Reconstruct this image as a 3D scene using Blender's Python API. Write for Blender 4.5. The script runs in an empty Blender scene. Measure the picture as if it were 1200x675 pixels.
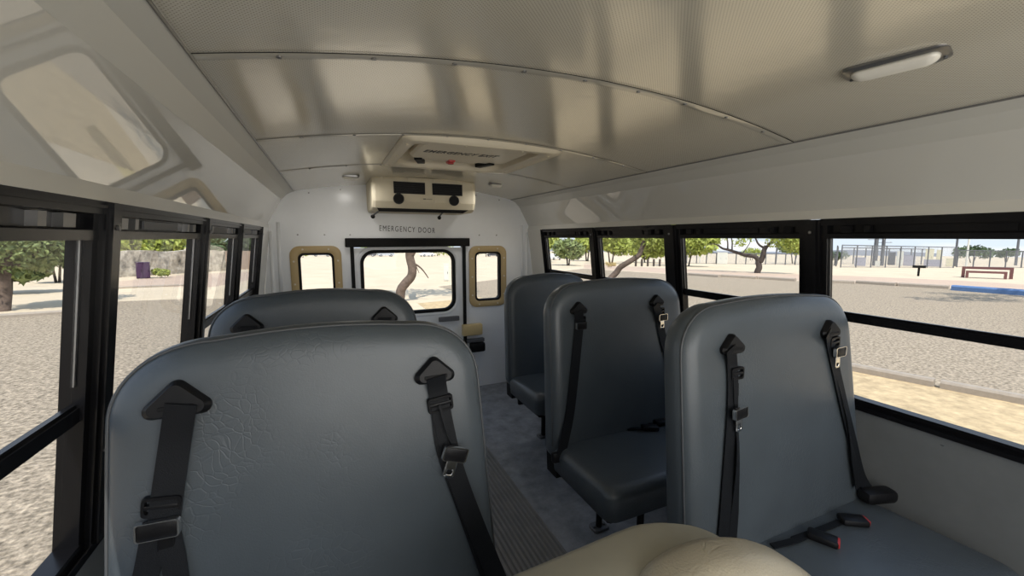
import bpy, bmesh, math, random
from mathutils import Vector, Matrix, noise as mnoise
random.seed(7)
S = bpy.context.scene
COL = S.collection
# ------------------------------------------------------------------ camera
FPX = 480.0; VPX, VPY = 385.0, 278.0
PITCH = math.atan((337.5 - VPY) / FPX)
YAW = math.atan((600 - VPX) * math.cos(PITCH) / FPX)
CP = Vector((-0.72, 0.0, 1.5))
FW = Vector((math.sin(YAW) * math.cos(PITCH), math.cos(YAW) * math.cos(PITCH), -math.sin(PITCH)))
RT = Vector((math.cos(YAW), -math.sin(YAW), 0)); UP = RT.cross(FW)
cam = bpy.data.cameras.new('camera'); cam.sensor_width = 36; cam.lens = FPX / 1200 * 36
cam.clip_start = 0.02; cam.clip_end = 8000
camo = bpy.data.objects.new('camera', cam); COL.objects.link(camo)
m = Matrix((RT, UP, -FW)).transposed().to_4x4(); m.translation = CP
camo.matrix_world = m; S.camera = camo
# ------------------------------------------------------------------ light
SUN_E, SKY_E, EXPO, SHIELD_FILL, REAR_FILL = 4.6, 1.1, 0.27, 19.0, 1.2
sun = bpy.data.lights.new('sun', 'SUN'); sun.energy = SUN_E; sun.angle = 0.009; sun.color = (1, .95, .86)
suno = bpy.data.objects.new('sun', sun); COL.objects.link(suno)
el = math.radians(58); hd = Vector((0.22, 0.97, 0)).normalized()
sd = Vector((hd.x * math.cos(el), hd.y * math.cos(el), -math.sin(el)))
suno.rotation_euler = sd.to_track_quat('-Z', 'Y').to_euler()
wl = bpy.data.lights.new('windshield_fill', 'AREA'); wl.shape = 'RECTANGLE'; wl.size = 2.1; wl.size_y = .95; wl.energy = SHIELD_FILL; wl.color = (1, .97, .92)  # added fill lamp, lifts the cabin above what sky and sun bring in
wlo = bpy.data.objects.new('windshield_fill', wl); COL.objects.link(wlo); wlo.location = (0, -.93, 1.33); wlo.rotation_euler = (math.radians(90), 0, 0)
W = bpy.data.worlds.new('sky'); S.world = W; W.use_nodes = True
nt = W.node_tree; nt.nodes.clear()
wo = nt.nodes.new('ShaderNodeOutputWorld'); wb = nt.nodes.new('ShaderNodeBackground')
tc = nt.nodes.new('ShaderNodeTexCoord'); sx = nt.nodes.new('ShaderNodeSeparateXYZ')
cr = nt.nodes.new('ShaderNodeValToRGB'); cr.color_ramp.elements[0].color = (.72, .82, .92, 1); cr.color_ramp.elements[1].color = (.24, .44, .80, 1)
cr.color_ramp.elements[0].position = 0.0; cr.color_ramp.elements[1].position = 0.7
nz = nt.nodes.new('ShaderNodeTexNoise'); nz.inputs['Scale'].default_value = 5; nz.inputs['Detail'].default_value = 6
mp = nt.nodes.new('ShaderNodeMapping'); mp.inputs['Scale'].default_value = (1, 1, 4)
cc = nt.nodes.new('ShaderNodeValToRGB'); cc.color_ramp.elements[0].position = .48; cc.color_ramp.elements[1].position = .66
mx = nt.nodes.new('ShaderNodeMixRGB'); mx.inputs[2].default_value = (.98, .98, .97, 1)
L = nt.links
L.new(tc.outputs['Generated'], sx.inputs[0]); L.new(sx.outputs['Z'], cr.inputs[0])
L.new(tc.outputs['Generated'], mp.inputs[0]); L.new(mp.outputs[0], nz.inputs['Vector']); L.new(nz.outputs['Fac'], cc.inputs[0])
L.new(cc.outputs[0], mx.inputs[0]); L.new(cr.outputs[0], mx.inputs[1]); L.new(mx.outputs[0], wb.inputs[0])
wb.inputs[1].default_value = SKY_E; L.new(wb.outputs[0], wo.inputs[0])
S.view_settings.view_transform = 'Standard'; S.view_settings.look = 'None'
S.view_settings.gamma = 1; S.view_settings.exposure = EXPO; S.view_settings.use_curve_mapping = False
cy = S.cycles
cy.max_bounces = 14; cy.diffuse_bounces = 7; cy.glossy_bounces = 5; cy.transparent_max_bounces = 24
cy.use_denoising = True; cy.caustics_reflective = False; cy.caustics_refractive = False; cy.sample_clamp_indirect = 6

# ------------------------------------------------------------------ pixel helpers (measuring the photograph)
def ray(px, py): return FW + RT * ((px - 600) / FPX) + UP * ((337.5 - py) / FPX)
def on(px, py, ax, v):
    d = ray(px, py); return CP + d * ((v - CP[ax]) / d[ax])
GZ = -0.75
def G(px, py): return on(px, py, 2, GZ)
def depth(p): return (Vector(p) - CP).dot(FW)

# ------------------------------------------------------------------ materials
def nodes(name):
    m = bpy.data.materials.new(name); m.use_nodes = True
    t = m.node_tree; return m, t, t.nodes['Principled BSDF']
def pbr(name, col, rough=.5, metal=0, spec=.5, coat=0, var=0, vscale=8, bump=0, bscale=60, bdist=.002, ior=1.5, coat_ior=1.5, detail=6):
    m, t, b = nodes(name)
    b.inputs['Base Color'].default_value = (*col, 1); b.inputs['Roughness'].default_value = rough
    b.inputs['Metallic'].default_value = metal; b.inputs['Specular IOR Level'].default_value = spec; b.inputs['IOR'].default_value = ior
    b.inputs['Coat Weight'].default_value = coat; b.inputs['Coat Roughness'].default_value = .03; b.inputs['Coat IOR'].default_value = coat_ior
    tcn = t.nodes.new('ShaderNodeTexCoord')
    if var:
        n = t.nodes.new('ShaderNodeTexNoise'); n.inputs['Scale'].default_value = vscale; n.inputs['Detail'].default_value = detail; n.inputs['Roughness'].default_value = .65
        r = t.nodes.new('ShaderNodeMapRange'); r.inputs['From Min'].default_value = .25; r.inputs['From Max'].default_value = .75
        r.inputs['To Min'].default_value = 1 - var; r.inputs['To Max'].default_value = 1 + var
        x = t.nodes.new('ShaderNodeVectorMath'); x.operation = 'SCALE'; x.inputs[0].default_value = col
        t.links.new(tcn.outputs['Object'], n.inputs['Vector']); t.links.new(n.outputs['Fac'], r.inputs['Value'])
        t.links.new(r.outputs[0], x.inputs['Scale']); t.links.new(x.outputs[0], b.inputs['Base Color'])
    if bump:
        n2 = t.nodes.new('ShaderNodeTexNoise'); n2.inputs['Scale'].default_value = bscale; n2.inputs['Detail'].default_value = 4
        bp = t.nodes.new('ShaderNodeBump'); bp.inputs['Strength'].default_value = bump; bp.inputs['Distance'].default_value = bdist
        t.links.new(tcn.outputs['Object'], n2.inputs['Vector']); t.links.new(n2.outputs['Fac'], bp.inputs['Height']); t.links.new(bp.outputs[0], b.inputs['Normal'])
    return m
def vinyl(name, col, rough, crease=.34, cscale=52, bd=.0018):
    m, t, b = nodes(name)
    b.inputs['Roughness'].default_value = rough
    tcn = t.nodes.new('ShaderNodeTexCoord')
    nd = t.nodes.new('ShaderNodeTexNoise'); nd.inputs['Scale'].default_value = 6; nd.inputs['Detail'].default_value = 3
    mixv = t.nodes.new('ShaderNodeVectorMath'); mixv.operation = 'MULTIPLY_ADD'; mixv.inputs[1].default_value = (.12, .12, .12)
    t.links.new(tcn.outputs['Object'], nd.inputs['Vector']); t.links.new(nd.outputs['Color'], mixv.inputs[0]); t.links.new(tcn.outputs['Object'], mixv.inputs[2])
    v = t.nodes.new('ShaderNodeTexVoronoi'); v.feature = 'DISTANCE_TO_EDGE'; v.inputs['Scale'].default_value = cscale
    t.links.new(mixv.outputs[0], v.inputs['Vector'])
    r = t.nodes.new('ShaderNodeMapRange'); r.inputs['From Max'].default_value = .10; r.inputs['To Min'].default_value = .45
    t.links.new(v.outputs['Distance'], r.inputs['Value'])
    # creases only here and there
    n3 = t.nodes.new('ShaderNodeTexNoise'); n3.inputs['Scale'].default_value = 4.5; n3.inputs['Detail'].default_value = 2
    t.links.new(tcn.outputs['Object'], n3.inputs['Vector'])
    r3 = t.nodes.new('ShaderNodeMapRange'); r3.inputs['From Min'].default_value = .44; r3.inputs['From Max'].default_value = .62
    t.links.new(n3.outputs['Fac'], r3.inputs['Value'])
    mm = t.nodes.new('ShaderNodeMix'); mm.inputs['A'].default_value = 1
    t.links.new(r3.outputs[0], mm.inputs['Factor']); t.links.new(r.outputs[0], mm.inputs['B'])
    n2 = t.nodes.new('ShaderNodeTexNoise'); n2.inputs['Scale'].default_value = 260; n2.inputs['Detail'].default_value = 2
    t.links.new(tcn.outputs['Object'], n2.inputs['Vector'])
    ad = t.nodes.new('ShaderNodeMath'); ad.operation = 'MULTIPLY_ADD'; ad.inputs[1].default_value = .25
    t.links.new(n2.outputs['Fac'], ad.inputs[0]); t.links.new(mm.outputs[0], ad.inputs[2])
    bp = t.nodes.new('ShaderNodeBump'); bp.inputs['Strength'].default_value = crease; bp.inputs['Distance'].default_value = bd
    t.links.new(ad.outputs[0], bp.inputs['Height']); t.links.new(bp.outputs[0], b.inputs['Normal'])
    n4 = t.nodes.new('ShaderNodeTexNoise'); n4.inputs['Scale'].default_value = 7; n4.inputs['Detail'].default_value = 8
    t.links.new(tcn.outputs['Object'], n4.inputs['Vector'])
    r4 = t.nodes.new('ShaderNodeMapRange'); r4.inputs['To Min'].default_value = .8; r4.inputs['To Max'].default_value = 1.2
    t.links.new(n4.outputs['Fac'], r4.inputs['Value'])
    x = t.nodes.new('ShaderNodeVectorMath'); x.operation = 'SCALE'; x.inputs[0].default_value = col
    t.links.new(r4.outputs[0], x.inputs['Scale']); t.links.new(x.outputs[0], b.inputs['Base Color'])
    return m
def glass(name, tint=.93):
    m = bpy.data.materials.new(name); m.use_nodes = True; t = m.node_tree; t.nodes.clear()
    o = t.nodes.new('ShaderNodeOutputMaterial'); mixs = t.nodes.new('ShaderNodeMixShader')
    a = t.nodes.new('ShaderNodeBsdfTransparent'); a.inputs[0].default_value = (tint, tint, tint, 1)
    g = t.nodes.new('ShaderNodeBsdfGlossy'); g.inputs['Roughness'].default_value = .0
    f = t.nodes.new('ShaderNodeFresnel'); f.inputs[0].default_value = 1.3
    gb = t.nodes.new('ShaderNodeNewGeometry'); iv = t.nodes.new('ShaderNodeMath'); iv.operation = 'SUBTRACT'; iv.inputs[0].default_value = 1
    ml = t.nodes.new('ShaderNodeMath'); ml.operation = 'MULTIPLY'
    t.links.new(gb.outputs['Backfacing'], iv.inputs[1]); t.links.new(f.outputs[0], ml.inputs[0]); t.links.new(iv.outputs[0], ml.inputs[1])
    t.links.new(ml.outputs[0], mixs.inputs[0]); t.links.new(a.outputs[0], mixs.inputs[1]); t.links.new(g.outputs[0], mixs.inputs[2]); t.links.new(mixs.outputs[0], o.inputs[0])
    return m
def ceiling_mat():
    m, t, b = nodes('perforated_ceiling')
    b.inputs['Roughness'].default_value = .15; b.inputs['IOR'].default_value = 2.1
    tcn = t.nodes.new('ShaderNodeTexCoord'); sp = t.nodes.new('ShaderNodeSeparateXYZ'); t.links.new(tcn.outputs['Object'], sp.inputs[0])
    outs = []
    for ax in ('X', 'Y'):
        ml = t.nodes.new('ShaderNodeMath'); ml.operation = 'MULTIPLY'; ml.inputs[1].default_value = 2 * math.pi / .009
        sn = t.nodes.new('ShaderNodeMath'); sn.operation = 'SINE'
        t.links.new(sp.outputs[ax], ml.inputs[0]); t.links.new(ml.outputs[0], sn.inputs[0]); outs.append(sn)
    pr = t.nodes.new('ShaderNodeMath'); pr.operation = 'MULTIPLY'; t.links.new(outs[0].outputs[0], pr.inputs[0]); t.links.new(outs[1].outputs[0], pr.inputs[1])
    r = t.nodes.new('ShaderNodeMapRange'); r.inputs['From Min'].default_value = .45; r.inputs['From Max'].default_value = .75; t.links.new(pr.outputs[0], r.inputs['Value'])
    mixc = t.nodes.new('ShaderNodeMixRGB'); mixc.inputs[1].default_value = (.62, .585, .49, 1); mixc.inputs[2].default_value = (.32, .30, .25, 1)
    t.links.new(r.outputs[0], mixc.inputs[0]); t.links.new(mixc.outputs[0], b.inputs['Base Color'])
    n = t.nodes.new('ShaderNodeTexNoise'); n.inputs['Scale'].default_value = 14; n.inputs['Detail'].default_value = 5
    t.links.new(tcn.outputs['Object'], n.inputs['Vector'])
    bp = t.nodes.new('ShaderNodeBump'); bp.inputs['Strength'].default_value = .12; bp.inputs['Distance'].default_value = .004
    t.links.new(n.outputs['Fac'], bp.inputs['Height']); t.links.new(bp.outputs[0], b.inputs['Normal'])
    return m
M = dict(
    paint=pbr('glossy_wall_paint', (.63, .62, .575), .022, ior=1.75),
    cove=pbr('satin_cove_paint', (.60, .59, .54), .42),
    white=pbr('rear_wall_paint', (.80, .82, .84), .22, var=.03, vscale=5),
    ceil=ceiling_mat(),
    strip=pbr('ceiling_strip', (.46, .44, .38), .13, ior=1.9),
    panel=pbr('lower_wall_panel', (.17, .178, .18), .38, var=.08, vscale=10, bump=.15, bscale=30),
    floor=pbr('rubber_floor', (.21, .225, .25), .5, var=.5, vscale=9, bump=.3, bscale=25, detail=9),
    rib=pbr('ribbed_rubber', (.19, .19, .19), .55, var=.2, vscale=6),
    black=pbr('black_window_metal', (.006, .006, .007), .25, spec=.25),
    blackm=pbr('black_rubber', (.006, .006, .006), .6, spec=.2),
    grey=pbr('grey_metal', (.25, .25, .25), .35, metal=.8),
    chrome=pbr('chrome', (.75, .75, .75), .18, metal=1),
    seat=vinyl('blue_grey_vinyl', (.067, .080, .091), .36),
    pipe=pbr('seat_piping', (.07, .075, .08), .45),
    belt=pbr('belt_webbing', (.006, .007, .009), .6, spec=.22, bump=.3, bscale=400),
    plast=pbr('black_plastic', (.006, .006, .007), .42, spec=.25),
    red=pbr('red_button', (.45, .03, .03), .4),
    tanv=vinyl('tan_vinyl', (.36, .32, .24), .36, crease=.6, cscale=30, bd=.006),
    tansm=vinyl('smooth_tan_vinyl', (.28, .262, .205), .5, crease=.12, cscale=10),
    beige=pbr('beige_plastic', (.66, .60, .46), .55, spec=.3),
    boxtan=pbr('tan_box_plastic', (.62, .48, .24), .45),
    cream=pbr('cream_plastic', (.66, .60, .47), .45),
    tan=pbr('tan_window_frame', (.50, .37, .18), .45),
    letter=pbr('black_lettering', (.02, .02, .02), .5),
    lens=pbr('lamp_lens', (.75, .73, .66), .15),
    glass=glass('window_glass'),
    gravel=pbr('gravel_lot', (.35, .29, .215), .95, spec=.1, var=.95, vscale=17, detail=14, bump=.8, bscale=25, bdist=.03),
    dirt=pbr('sandy_dirt', (.52, .40, .24), .95, spec=.1, var=.4, vscale=6, detail=14, bump=.5, bscale=10, bdist=.03),
    sand=pbr('pale_dirt', (.62, .52, .38), .95, spec=.1, var=.12, vscale=.5, detail=10),
    road=pbr('far_road', (.52, .40, .31), .95, spec=.1, var=.1, vscale=1),
    conc=pbr('concrete', (.36, .31, .25), .9, var=.15, vscale=9),
    blue=pbr('blue_paint', (.12, .22, .42), .6, var=.15, vscale=6),
    bark=pbr('bark', (.07, .055, .048), .9, var=.4, vscale=9, bump=.6, bscale=12, bdist=.03),
    barkp=pbr('pale_bark', (.125, .092, .072), .9, var=.5, vscale=6, bump=.6, bscale=10, bdist=.03),
    leafa=pbr('leaves_bright', (.36, .42, .09), .7, var=.4, vscale=1.2),
    leafb=pbr('leaves_olive', (.20, .25, .09), .7, var=.4, vscale=1.2),
    leafd=pbr('leaves_dark', (.09, .14, .06), .7, var=.4, vscale=1),
    drygrass=pbr('dry_grass', (.55, .44, .20), .9, var=.3, vscale=5),
    steel=pbr('galvanised_steel', (.13, .135, .145), .5, metal=.3),
    maroon=pbr('maroon_paint', (.17, .07, .065), .6),
    util=pbr('pale_utility_paint', (.66, .66, .60), .6), utilg=pbr('grey_utility_paint', (.36, .36, .42), .6),
    utily=pbr('cream_utility_paint', (.70, .66, .48), .6),
    purple=pbr('purple_bin', (.06, .025, .07), .5), stone=pbr('stone_wall', (.50, .45, .37), .9, var=.9, vscale=1.6, bump=.8, bscale=4, bdist=.1),
    carw=pbr('white_car_paint', (.7, .7, .7), .3), cars=pbr('silver_car_paint', (.42, .45, .5), .3), carb=pbr('dark_car_paint', (.05, .05, .06), .3), carr=pbr('red_car_paint', (.4, .06, .05), .3),
    dglass=pbr('dark_glass', (.03, .03, .04), .1), tyre=pbr('tyre', (.02, .02, .02), .8),
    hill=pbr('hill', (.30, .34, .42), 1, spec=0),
)
def wire_mat():
    m = bpy.data.materials.new('chain_link'); m.use_nodes = True; t = m.node_tree; b = t.nodes['Principled BSDF']
    b.inputs['Base Color'].default_value = (.3, .31, .33, 1); b.inputs['Roughness'].default_value = .5
    tcn = t.nodes.new('ShaderNodeTexCoord'); sp = t.nodes.new('ShaderNodeSeparateXYZ'); t.links.new(tcn.outputs['UV'], sp.inputs[0])
    hs = []
    for op in ('ADD', 'SUBTRACT'):
        a = t.nodes.new('ShaderNodeMath'); a.operation = op; t.links.new(sp.outputs['X'], a.inputs[0]); t.links.new(sp.outputs['Y'], a.inputs[1])
        s = t.nodes.new('ShaderNodeMath'); s.operation = 'MULTIPLY'; s.inputs[1].default_value = 1 / .09; t.links.new(a.outputs[0], s.inputs[0])
        f = t.nodes.new('ShaderNodeMath'); f.operation = 'FRACT'; t.links.new(s.outputs[0], f.inputs[0])
        l = t.nodes.new('ShaderNodeMath'); l.operation = 'LESS_THAN'; l.inputs[1].default_value = .12; t.links.new(f.outputs[0], l.inputs[0]); hs.append(l)
    x = t.nodes.new('ShaderNodeMath'); x.operation = 'MAXIMUM'; t.links.new(hs[0].outputs[0], x.inputs[0]); t.links.new(hs[1].outputs[0], x.inputs[1])
    t.links.new(x.outputs[0], b.inputs['Alpha']); return m
M['wire'] = wire_mat()

# ------------------------------------------------------------------ mesh helpers
def obj(name, bm, mat, parent=None, loc=None, smooth=False, angle=None, recalc=True):
    me = bpy.data.meshes.new(name)
    if isinstance(bm, bmesh.types.BMesh):
        if recalc: bmesh.ops.recalc_face_normals(bm, faces=bm.faces)
        bm.to_mesh(me); bm.free()
    else: me = bm; me.name = name
    if loc is not None: me.transform(Matrix.Translation(-Vector(loc)))
    for mm_ in (mat if isinstance(mat, (list, tuple)) else [mat]): me.materials.append(mm_)
    if smooth:
        for p in me.polygons: p.use_smooth = True
        if angle:
            me.set_sharp_from_angle(angle=math.radians(angle))
    o = bpy.data.objects.new(name, me); COL.objects.link(o)
    if loc is not None and parent is None: o.location = loc
    if parent is not None: o.parent = parent
    return o
def thing(name, label, cat, loc=(0, 0, 0), group=None):
    o = bpy.data.objects.new(name, None); COL.objects.link(o); o.empty_display_size = .1
    o.location = loc; tag(o, label, cat, group); return o
def tag(o, label, cat, group=None, kind=None):
    o['label'] = label; o['category'] = cat
    if group: o['group'] = group
    if kind: o['kind'] = kind
    return o
def struct(o, label=None):
    o['kind'] = 'structure'
    if label: o['label'] = label
    return o
def NB(): return bmesh.new()
def box(bm, a, b, bev=0, mi=0):
    x0, y0, z0 = a; x1, y1, z1 = b
    v = [bm.verts.new(p) for p in ((x0, y0, z0), (x1, y0, z0), (x1, y1, z0), (x0, y1, z0), (x0, y0, z1), (x1, y0, z1), (x1, y1, z1), (x0, y1, z1))]
    fs = [bm.faces.new([v[i] for i in q]) for q in ((0, 3, 2, 1), (4, 5, 6, 7), (0, 1, 5, 4), (1, 2, 6, 5), (2, 3, 7, 6), (3, 0, 4, 7))]
    for f in fs: f.material_index = mi
    if bev:
        es = list({e for f in fs for e in f.edges})
        r = bmesh.ops.bevel(bm, geom=es, offset=bev, segments=2, affect='EDGES', profile=.5)
        for f in r['faces']: f.material_index = mi
    return v
def obox(bm, c, ex, ey, ez, sx_, sy_, sz_, bev=0):
    n = len(bm.verts); v = box(bm, (-sx_ / 2, -sy_ / 2, -sz_ / 2), (sx_ / 2, sy_ / 2, sz_ / 2), bev)
    bm.verts.ensure_lookup_table()
    for q in bm.verts[n:]:
        q.co = Vector(c) + ex * q.co.x + ey * q.co.y + ez * q.co.z
def hexa(bm, pts, mi=0):
    v = [bm.verts.new(p) for p in pts]
    for q in ((0, 3, 2, 1), (4, 5, 6, 7), (0, 1, 5, 4), (1, 2, 6, 5), (2, 3, 7, 6), (3, 0, 4, 7)):
        bm.faces.new([v[i] for i in q]).material_index = mi
def tube(bm, pts, r, n=8, cap=True):
    pts = [Vector(p) for p in pts]; rs = r if isinstance(r, (list, tuple)) else [r] * len(pts)
    rings = []; u = None
    for i, p in enumerate(pts):
        t = (pts[min(i + 1, len(pts) - 1)] - pts[max(i - 1, 0)]).normalized()
        if u is None:
            u = t.orthogonal().normalized()
        else:
            u = (u - t * u.dot(t)).normalized()
        w = t.cross(u)
        rings.append([bm.verts.new(p + (u * math.cos(2 * math.pi * k / n) + w * math.sin(2 * math.pi * k / n)) * rs[i]) for k in range(n)])
    for a, b in zip(rings, rings[1:]):
        for k in range(n): bm.faces.new((a[k], a[(k + 1) % n], b[(k + 1) % n], b[k]))
    if cap: bm.faces.new(rings[0][::-1]); bm.faces.new(rings[-1])
def loft(bm, rings, closed=True, cap0=True, cap1=True, mi=0):
    R = [[bm.verts.new(p) for p in r] for r in rings]; n = len(R[0])
    for a, b in zip(R, R[1:]):
        for k in range(n if closed else n - 1):
            bm.faces.new((a[k], a[(k + 1) % n], b[(k + 1) % n], b[k])).material_index = mi
    if cap0: bm.faces.new(R[0][::-1]).material_index = mi
    if cap1: bm.faces.new(R[-1]).material_index = mi
    return R
def rrect(x0, x1, y0, y1, r, n=6):
    out = []
    rr = r if isinstance(r, (list, tuple)) else [r] * 4
    for (cx, cy, a0, q) in ((x1 - rr[0], y1 - rr[0], 0, rr[0]), (x0 + rr[1], y1 - rr[1], 90, rr[1]), (x0 + rr[2], y0 + rr[2], 180, rr[2]), (x1 - rr[3], y0 + rr[3], 270, rr[3])):
        for k in range(n + 1):
            a = math.radians(a0 + 90 * k / n); out.append((cx + q * math.cos(a), cy + q * math.sin(a)))
    return out
def slab(bm, poly, o, ex, ey, en, t, bev=0):
    """polygon in (ex,ey) extruded by t along en, front edge softened"""
    o = Vector(o)
    cx = sum(p[0] for p in poly) / len(poly); cy_ = sum(p[1] for p in poly) / len(poly)
    def ring(s, h): return [o + ex * (cx + (p[0] - cx) * s) + ey * (cy_ + (p[1] - cy_) * s) + en * h for p in poly]
    sz = max(abs(p[0] - cx) for p in poly)
    rs = [ring(1, 0), ring(1, t - bev), ring(1 - bev / sz, t)] if bev else [ring(1, 0), ring(1, t)]
    loft(bm, rs)
def ringslab(bm, outer, inner, o, ex, ey, en, t, bev=0):
    o = Vector(o); n = len(outer)
    P = lambda p, h: o + ex * p[0] + ey * p[1] + en * h
    mid = [((a[0] * .85 + b[0] * .15), (a[1] * .85 + b[1] * .15)) for a, b in zip(outer, inner)]
    mid2 = [((a[0] * .15 + b[0] * .85), (a[1] * .15 + b[1] * .85)) for a, b in zip(outer, inner)]
    hb = t - bev
    R = [[bm.verts.new(P(p, h)) for p in ps] for ps, h in ((outer, 0), (outer, hb), (mid, t), (mid2, t), (inner, hb), (inner, 0))]
    R.append(R[0])
    for a, b in zip(R, R[1:]):
        for k in range(n): bm.faces.new((a[k], a[(k + 1) % n], b[(k + 1) % n], b[k]))
def ribbon(bm, pts, width, thick, nrm, wdirs=None):
    pts = [Vector(p) for p in pts]; rings = []
    for i, p in enumerate(pts):
        t = (pts[min(i + 1, len(pts) - 1)] - pts[max(i - 1, 0)]).normalized()
        w = (wdirs[i] if wdirs else t.cross(nrm)).normalized(); n = w.cross(t).normalized()
        ww = width[i] if isinstance(width, (list, tuple)) else width
        rings.append([p - w * ww / 2 - n * thick / 2, p + w * ww / 2 - n * thick / 2, p + w * ww / 2 + n * thick / 2, p - w * ww / 2 + n * thick / 2])
    loft(bm, rings)
def smooth_path(pts, k=6):
    pts = [Vector(p) for p in pts]; out = []
    for i in range(len(pts) - 1):
        p0 = pts[max(i - 1, 0)]; p1 = pts[i]; p2 = pts[i + 1]; p3 = pts[min(i + 2, len(pts) - 1)]
        for j in range(k):
            t = j / k
            out.append(.5 * ((2 * p1) + (p2 - p0) * t + (2 * p0 - 5 * p1 + 4 * p2 - p3) * t * t + (3 * p1 - p0 - 3 * p2 + p3) * t ** 3))
    out.append(pts[-1]); return out
def holed_panel(outer, holes, t):
    c = bpy.data.curves.new('panel', 'CURVE'); c.dimensions = '2D'; c.fill_mode = 'BOTH'; c.extrude = t / 2
    for poly in [outer] + holes:
        s = c.splines.new('POLY'); s.points.add(len(poly) - 1)
        for p, q in zip(s.points, poly): p.co = (q[0], q[1], 0, 1)
        s.use_cyclic_u = True
    o = bpy.data.objects.new('panel', c); COL.objects.link(o)
    dg = bpy.context.evaluated_depsgraph_get(); dg.update()
    me = bpy.data.meshes.new_from_object(o.evaluated_get(dg)); me.materials.clear()
    bpy.data.objects.remove(o); bpy.data.curves.remove(c); return me
def text_mesh(body, size, ext=.001, cond=1.0, spacing=1.0, shear=0, bold=0):
    c = bpy.data.curves.new('text', 'FONT'); c.body = body; c.size = size; c.extrude = ext; c.space_character = spacing; c.align_x = 'CENTER'; c.align_y = 'CENTER'; c.shear = shear; c.offset = bold
    o = bpy.data.objects.new('text', c); COL.objects.link(o)
    dg = bpy.context.evaluated_depsgraph_get(); dg.update()
    me = bpy.data.meshes.new_from_object(o.evaluated_get(dg)); me.materials.clear()
    me.transform(Matrix.Diagonal((cond, 1, 1, 1)))
    bpy.data.objects.remove(o); bpy.data.curves.remove(c); return me
X, Y, Z = Vector((1, 0, 0)), Vector((0, 1, 0)), Vector((0, 0, 1))
XZ = Matrix(((1, 0, 0, 0), (0, 0, -1, 0), (0, 1, 0, 0), (0, 0, 0, 1)))     # panel xy -> xz, facing -Y

# ------------------------------------------------------------------ bus shell
YF, YB = -1.0, 3.80
def wx(z): return 1.155 + .13 * (1.5 - z)
SEAMX, SEAMZ, RISE = .955, 1.87, .095
def cz(x): return SEAMZ + RISE * (1 - (x / SEAMX) ** 2)
# floor
bm = NB(); box(bm, (-1.30, YF - .05, -.06), (1.30, YB + .05, 0)); struct(obj('floor', bm, M['floor']), 'dark blue-grey worn rubber bus floor')
bm = NB()
nr = 20
prof = []
for i in range(nr):
    x0 = -.25 + .5 * i / nr; d = .5 / nr
    prof += [(x0 + d * .1, .002), (x0 + d * .3, .012), (x0 + d * .6, .012), (x0 + d * .9, .002)]
prof = [(-.25, 0)] + prof + [(.25, 0)]
loft(bm, [[(p[0], .4, p[1]) for p in prof], [(p[0], 3.1, p[1]) for p in prof]])
tag(obj('aisle_mat', bm, M['rib']), 'grey ribbed rubber runner along the aisle floor', 'floor mat')
# side walls
WINS = {1: [(-.62, .2), (.30, 1.03), (1.14, 1.81), (1.94, 2.62), (2.74, 3.47)], -1: [(-.62, .2), (.30, 1.125), (1.23, 1.905), (2.0, 2.61), (2.675, 3.335)]}
for s, side in ((1, 'right'), (-1, 'left')):
    bm = NB()
    lowp = [(1.25, 0), (1.25, .60), (wx(.805), .80), (wx(.805) + .055, .80), (1.31, .6), (1.31, -.1), (1.25, -.1)]
    loft(bm, [[(s * p[0], YF, p[1]) for p in lowp], [(s * p[0], YB, p[1]) for p in lowp]], mi=0)
    up = [(wx(1.575), 1.575), (1.155, 1.612)]
    for k in range(1, 5): up.append((1.155 - .105 * k / 4 , 1.612 + .188 * k / 4))
    up += [(1.006, 1.845), (SEAMX, SEAMZ), (SEAMX, SEAMZ + .1), (1.10, 1.9), (1.21, 1.7), (wx(1.575) + .055, 1.575)]
    RW = loft(bm, [[(s * p[0], YF, p[1]) for p in up], [(s * p[0], YB, p[1]) for p in up]], mi=1)
    for f in bm.faces:
        c_ = f.calc_center_median()
        if c_.z > 1.80 and abs(c_.x) < 1.06: f.material_index = 2
    ye = WINS[s][-1][1] + .03
    for (a, b) in ((ye, YB), (YF, -.67)):
        q = lambda y: [(s * wx(.80), y, .80), (s * (wx(.80) + .055), y, .80), (s * (wx(1.575) + .055), y, 1.575), (s * wx(1.575), y, 1.575)]
        loft(bm, [q(a), q(b)], mi=1)
    w = struct(obj('wall_' + side, bm, [M['panel'], M['paint'], M['cove']]), 'glossy off-white upper panel and grey lower panel of the bus side')
    bm = NB()                                                    # screw heads along the panels
    for k in range(10):
        y = -.2 + k * .42
        for (px_, pz_) in ((wx(.76) - .002, .765),):
            tube(bm, [(s * (px_ + .004), y, pz_), (s * (px_ - .003), y, pz_)], .006, 8)
    obj('screw_heads', bm, M['chrome'], w)
    bm = NB()
    # dark gap line along the cove seam with bright strip
    tube(bm, [(s * (SEAMX + .003), YF, SEAMZ - .003), (s * (SEAMX + .003), YB, SEAMZ - .003)], .0035, 6)
    struct(obj('trim_%d' % (1 if s > 0 else 2), bm, M['grey']), 'thin metal seam trim where ceiling meets side panel')
    bm = NB(); box(bm, (s * (wx(.8) + .02) - .035, -.67, .795), (s * (wx(.8) + .02) + .025, ye, .812))
    struct(obj('trim_%d' % (3 if s > 0 else 4), bm, M['black']), 'black window sill ledge')
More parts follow.
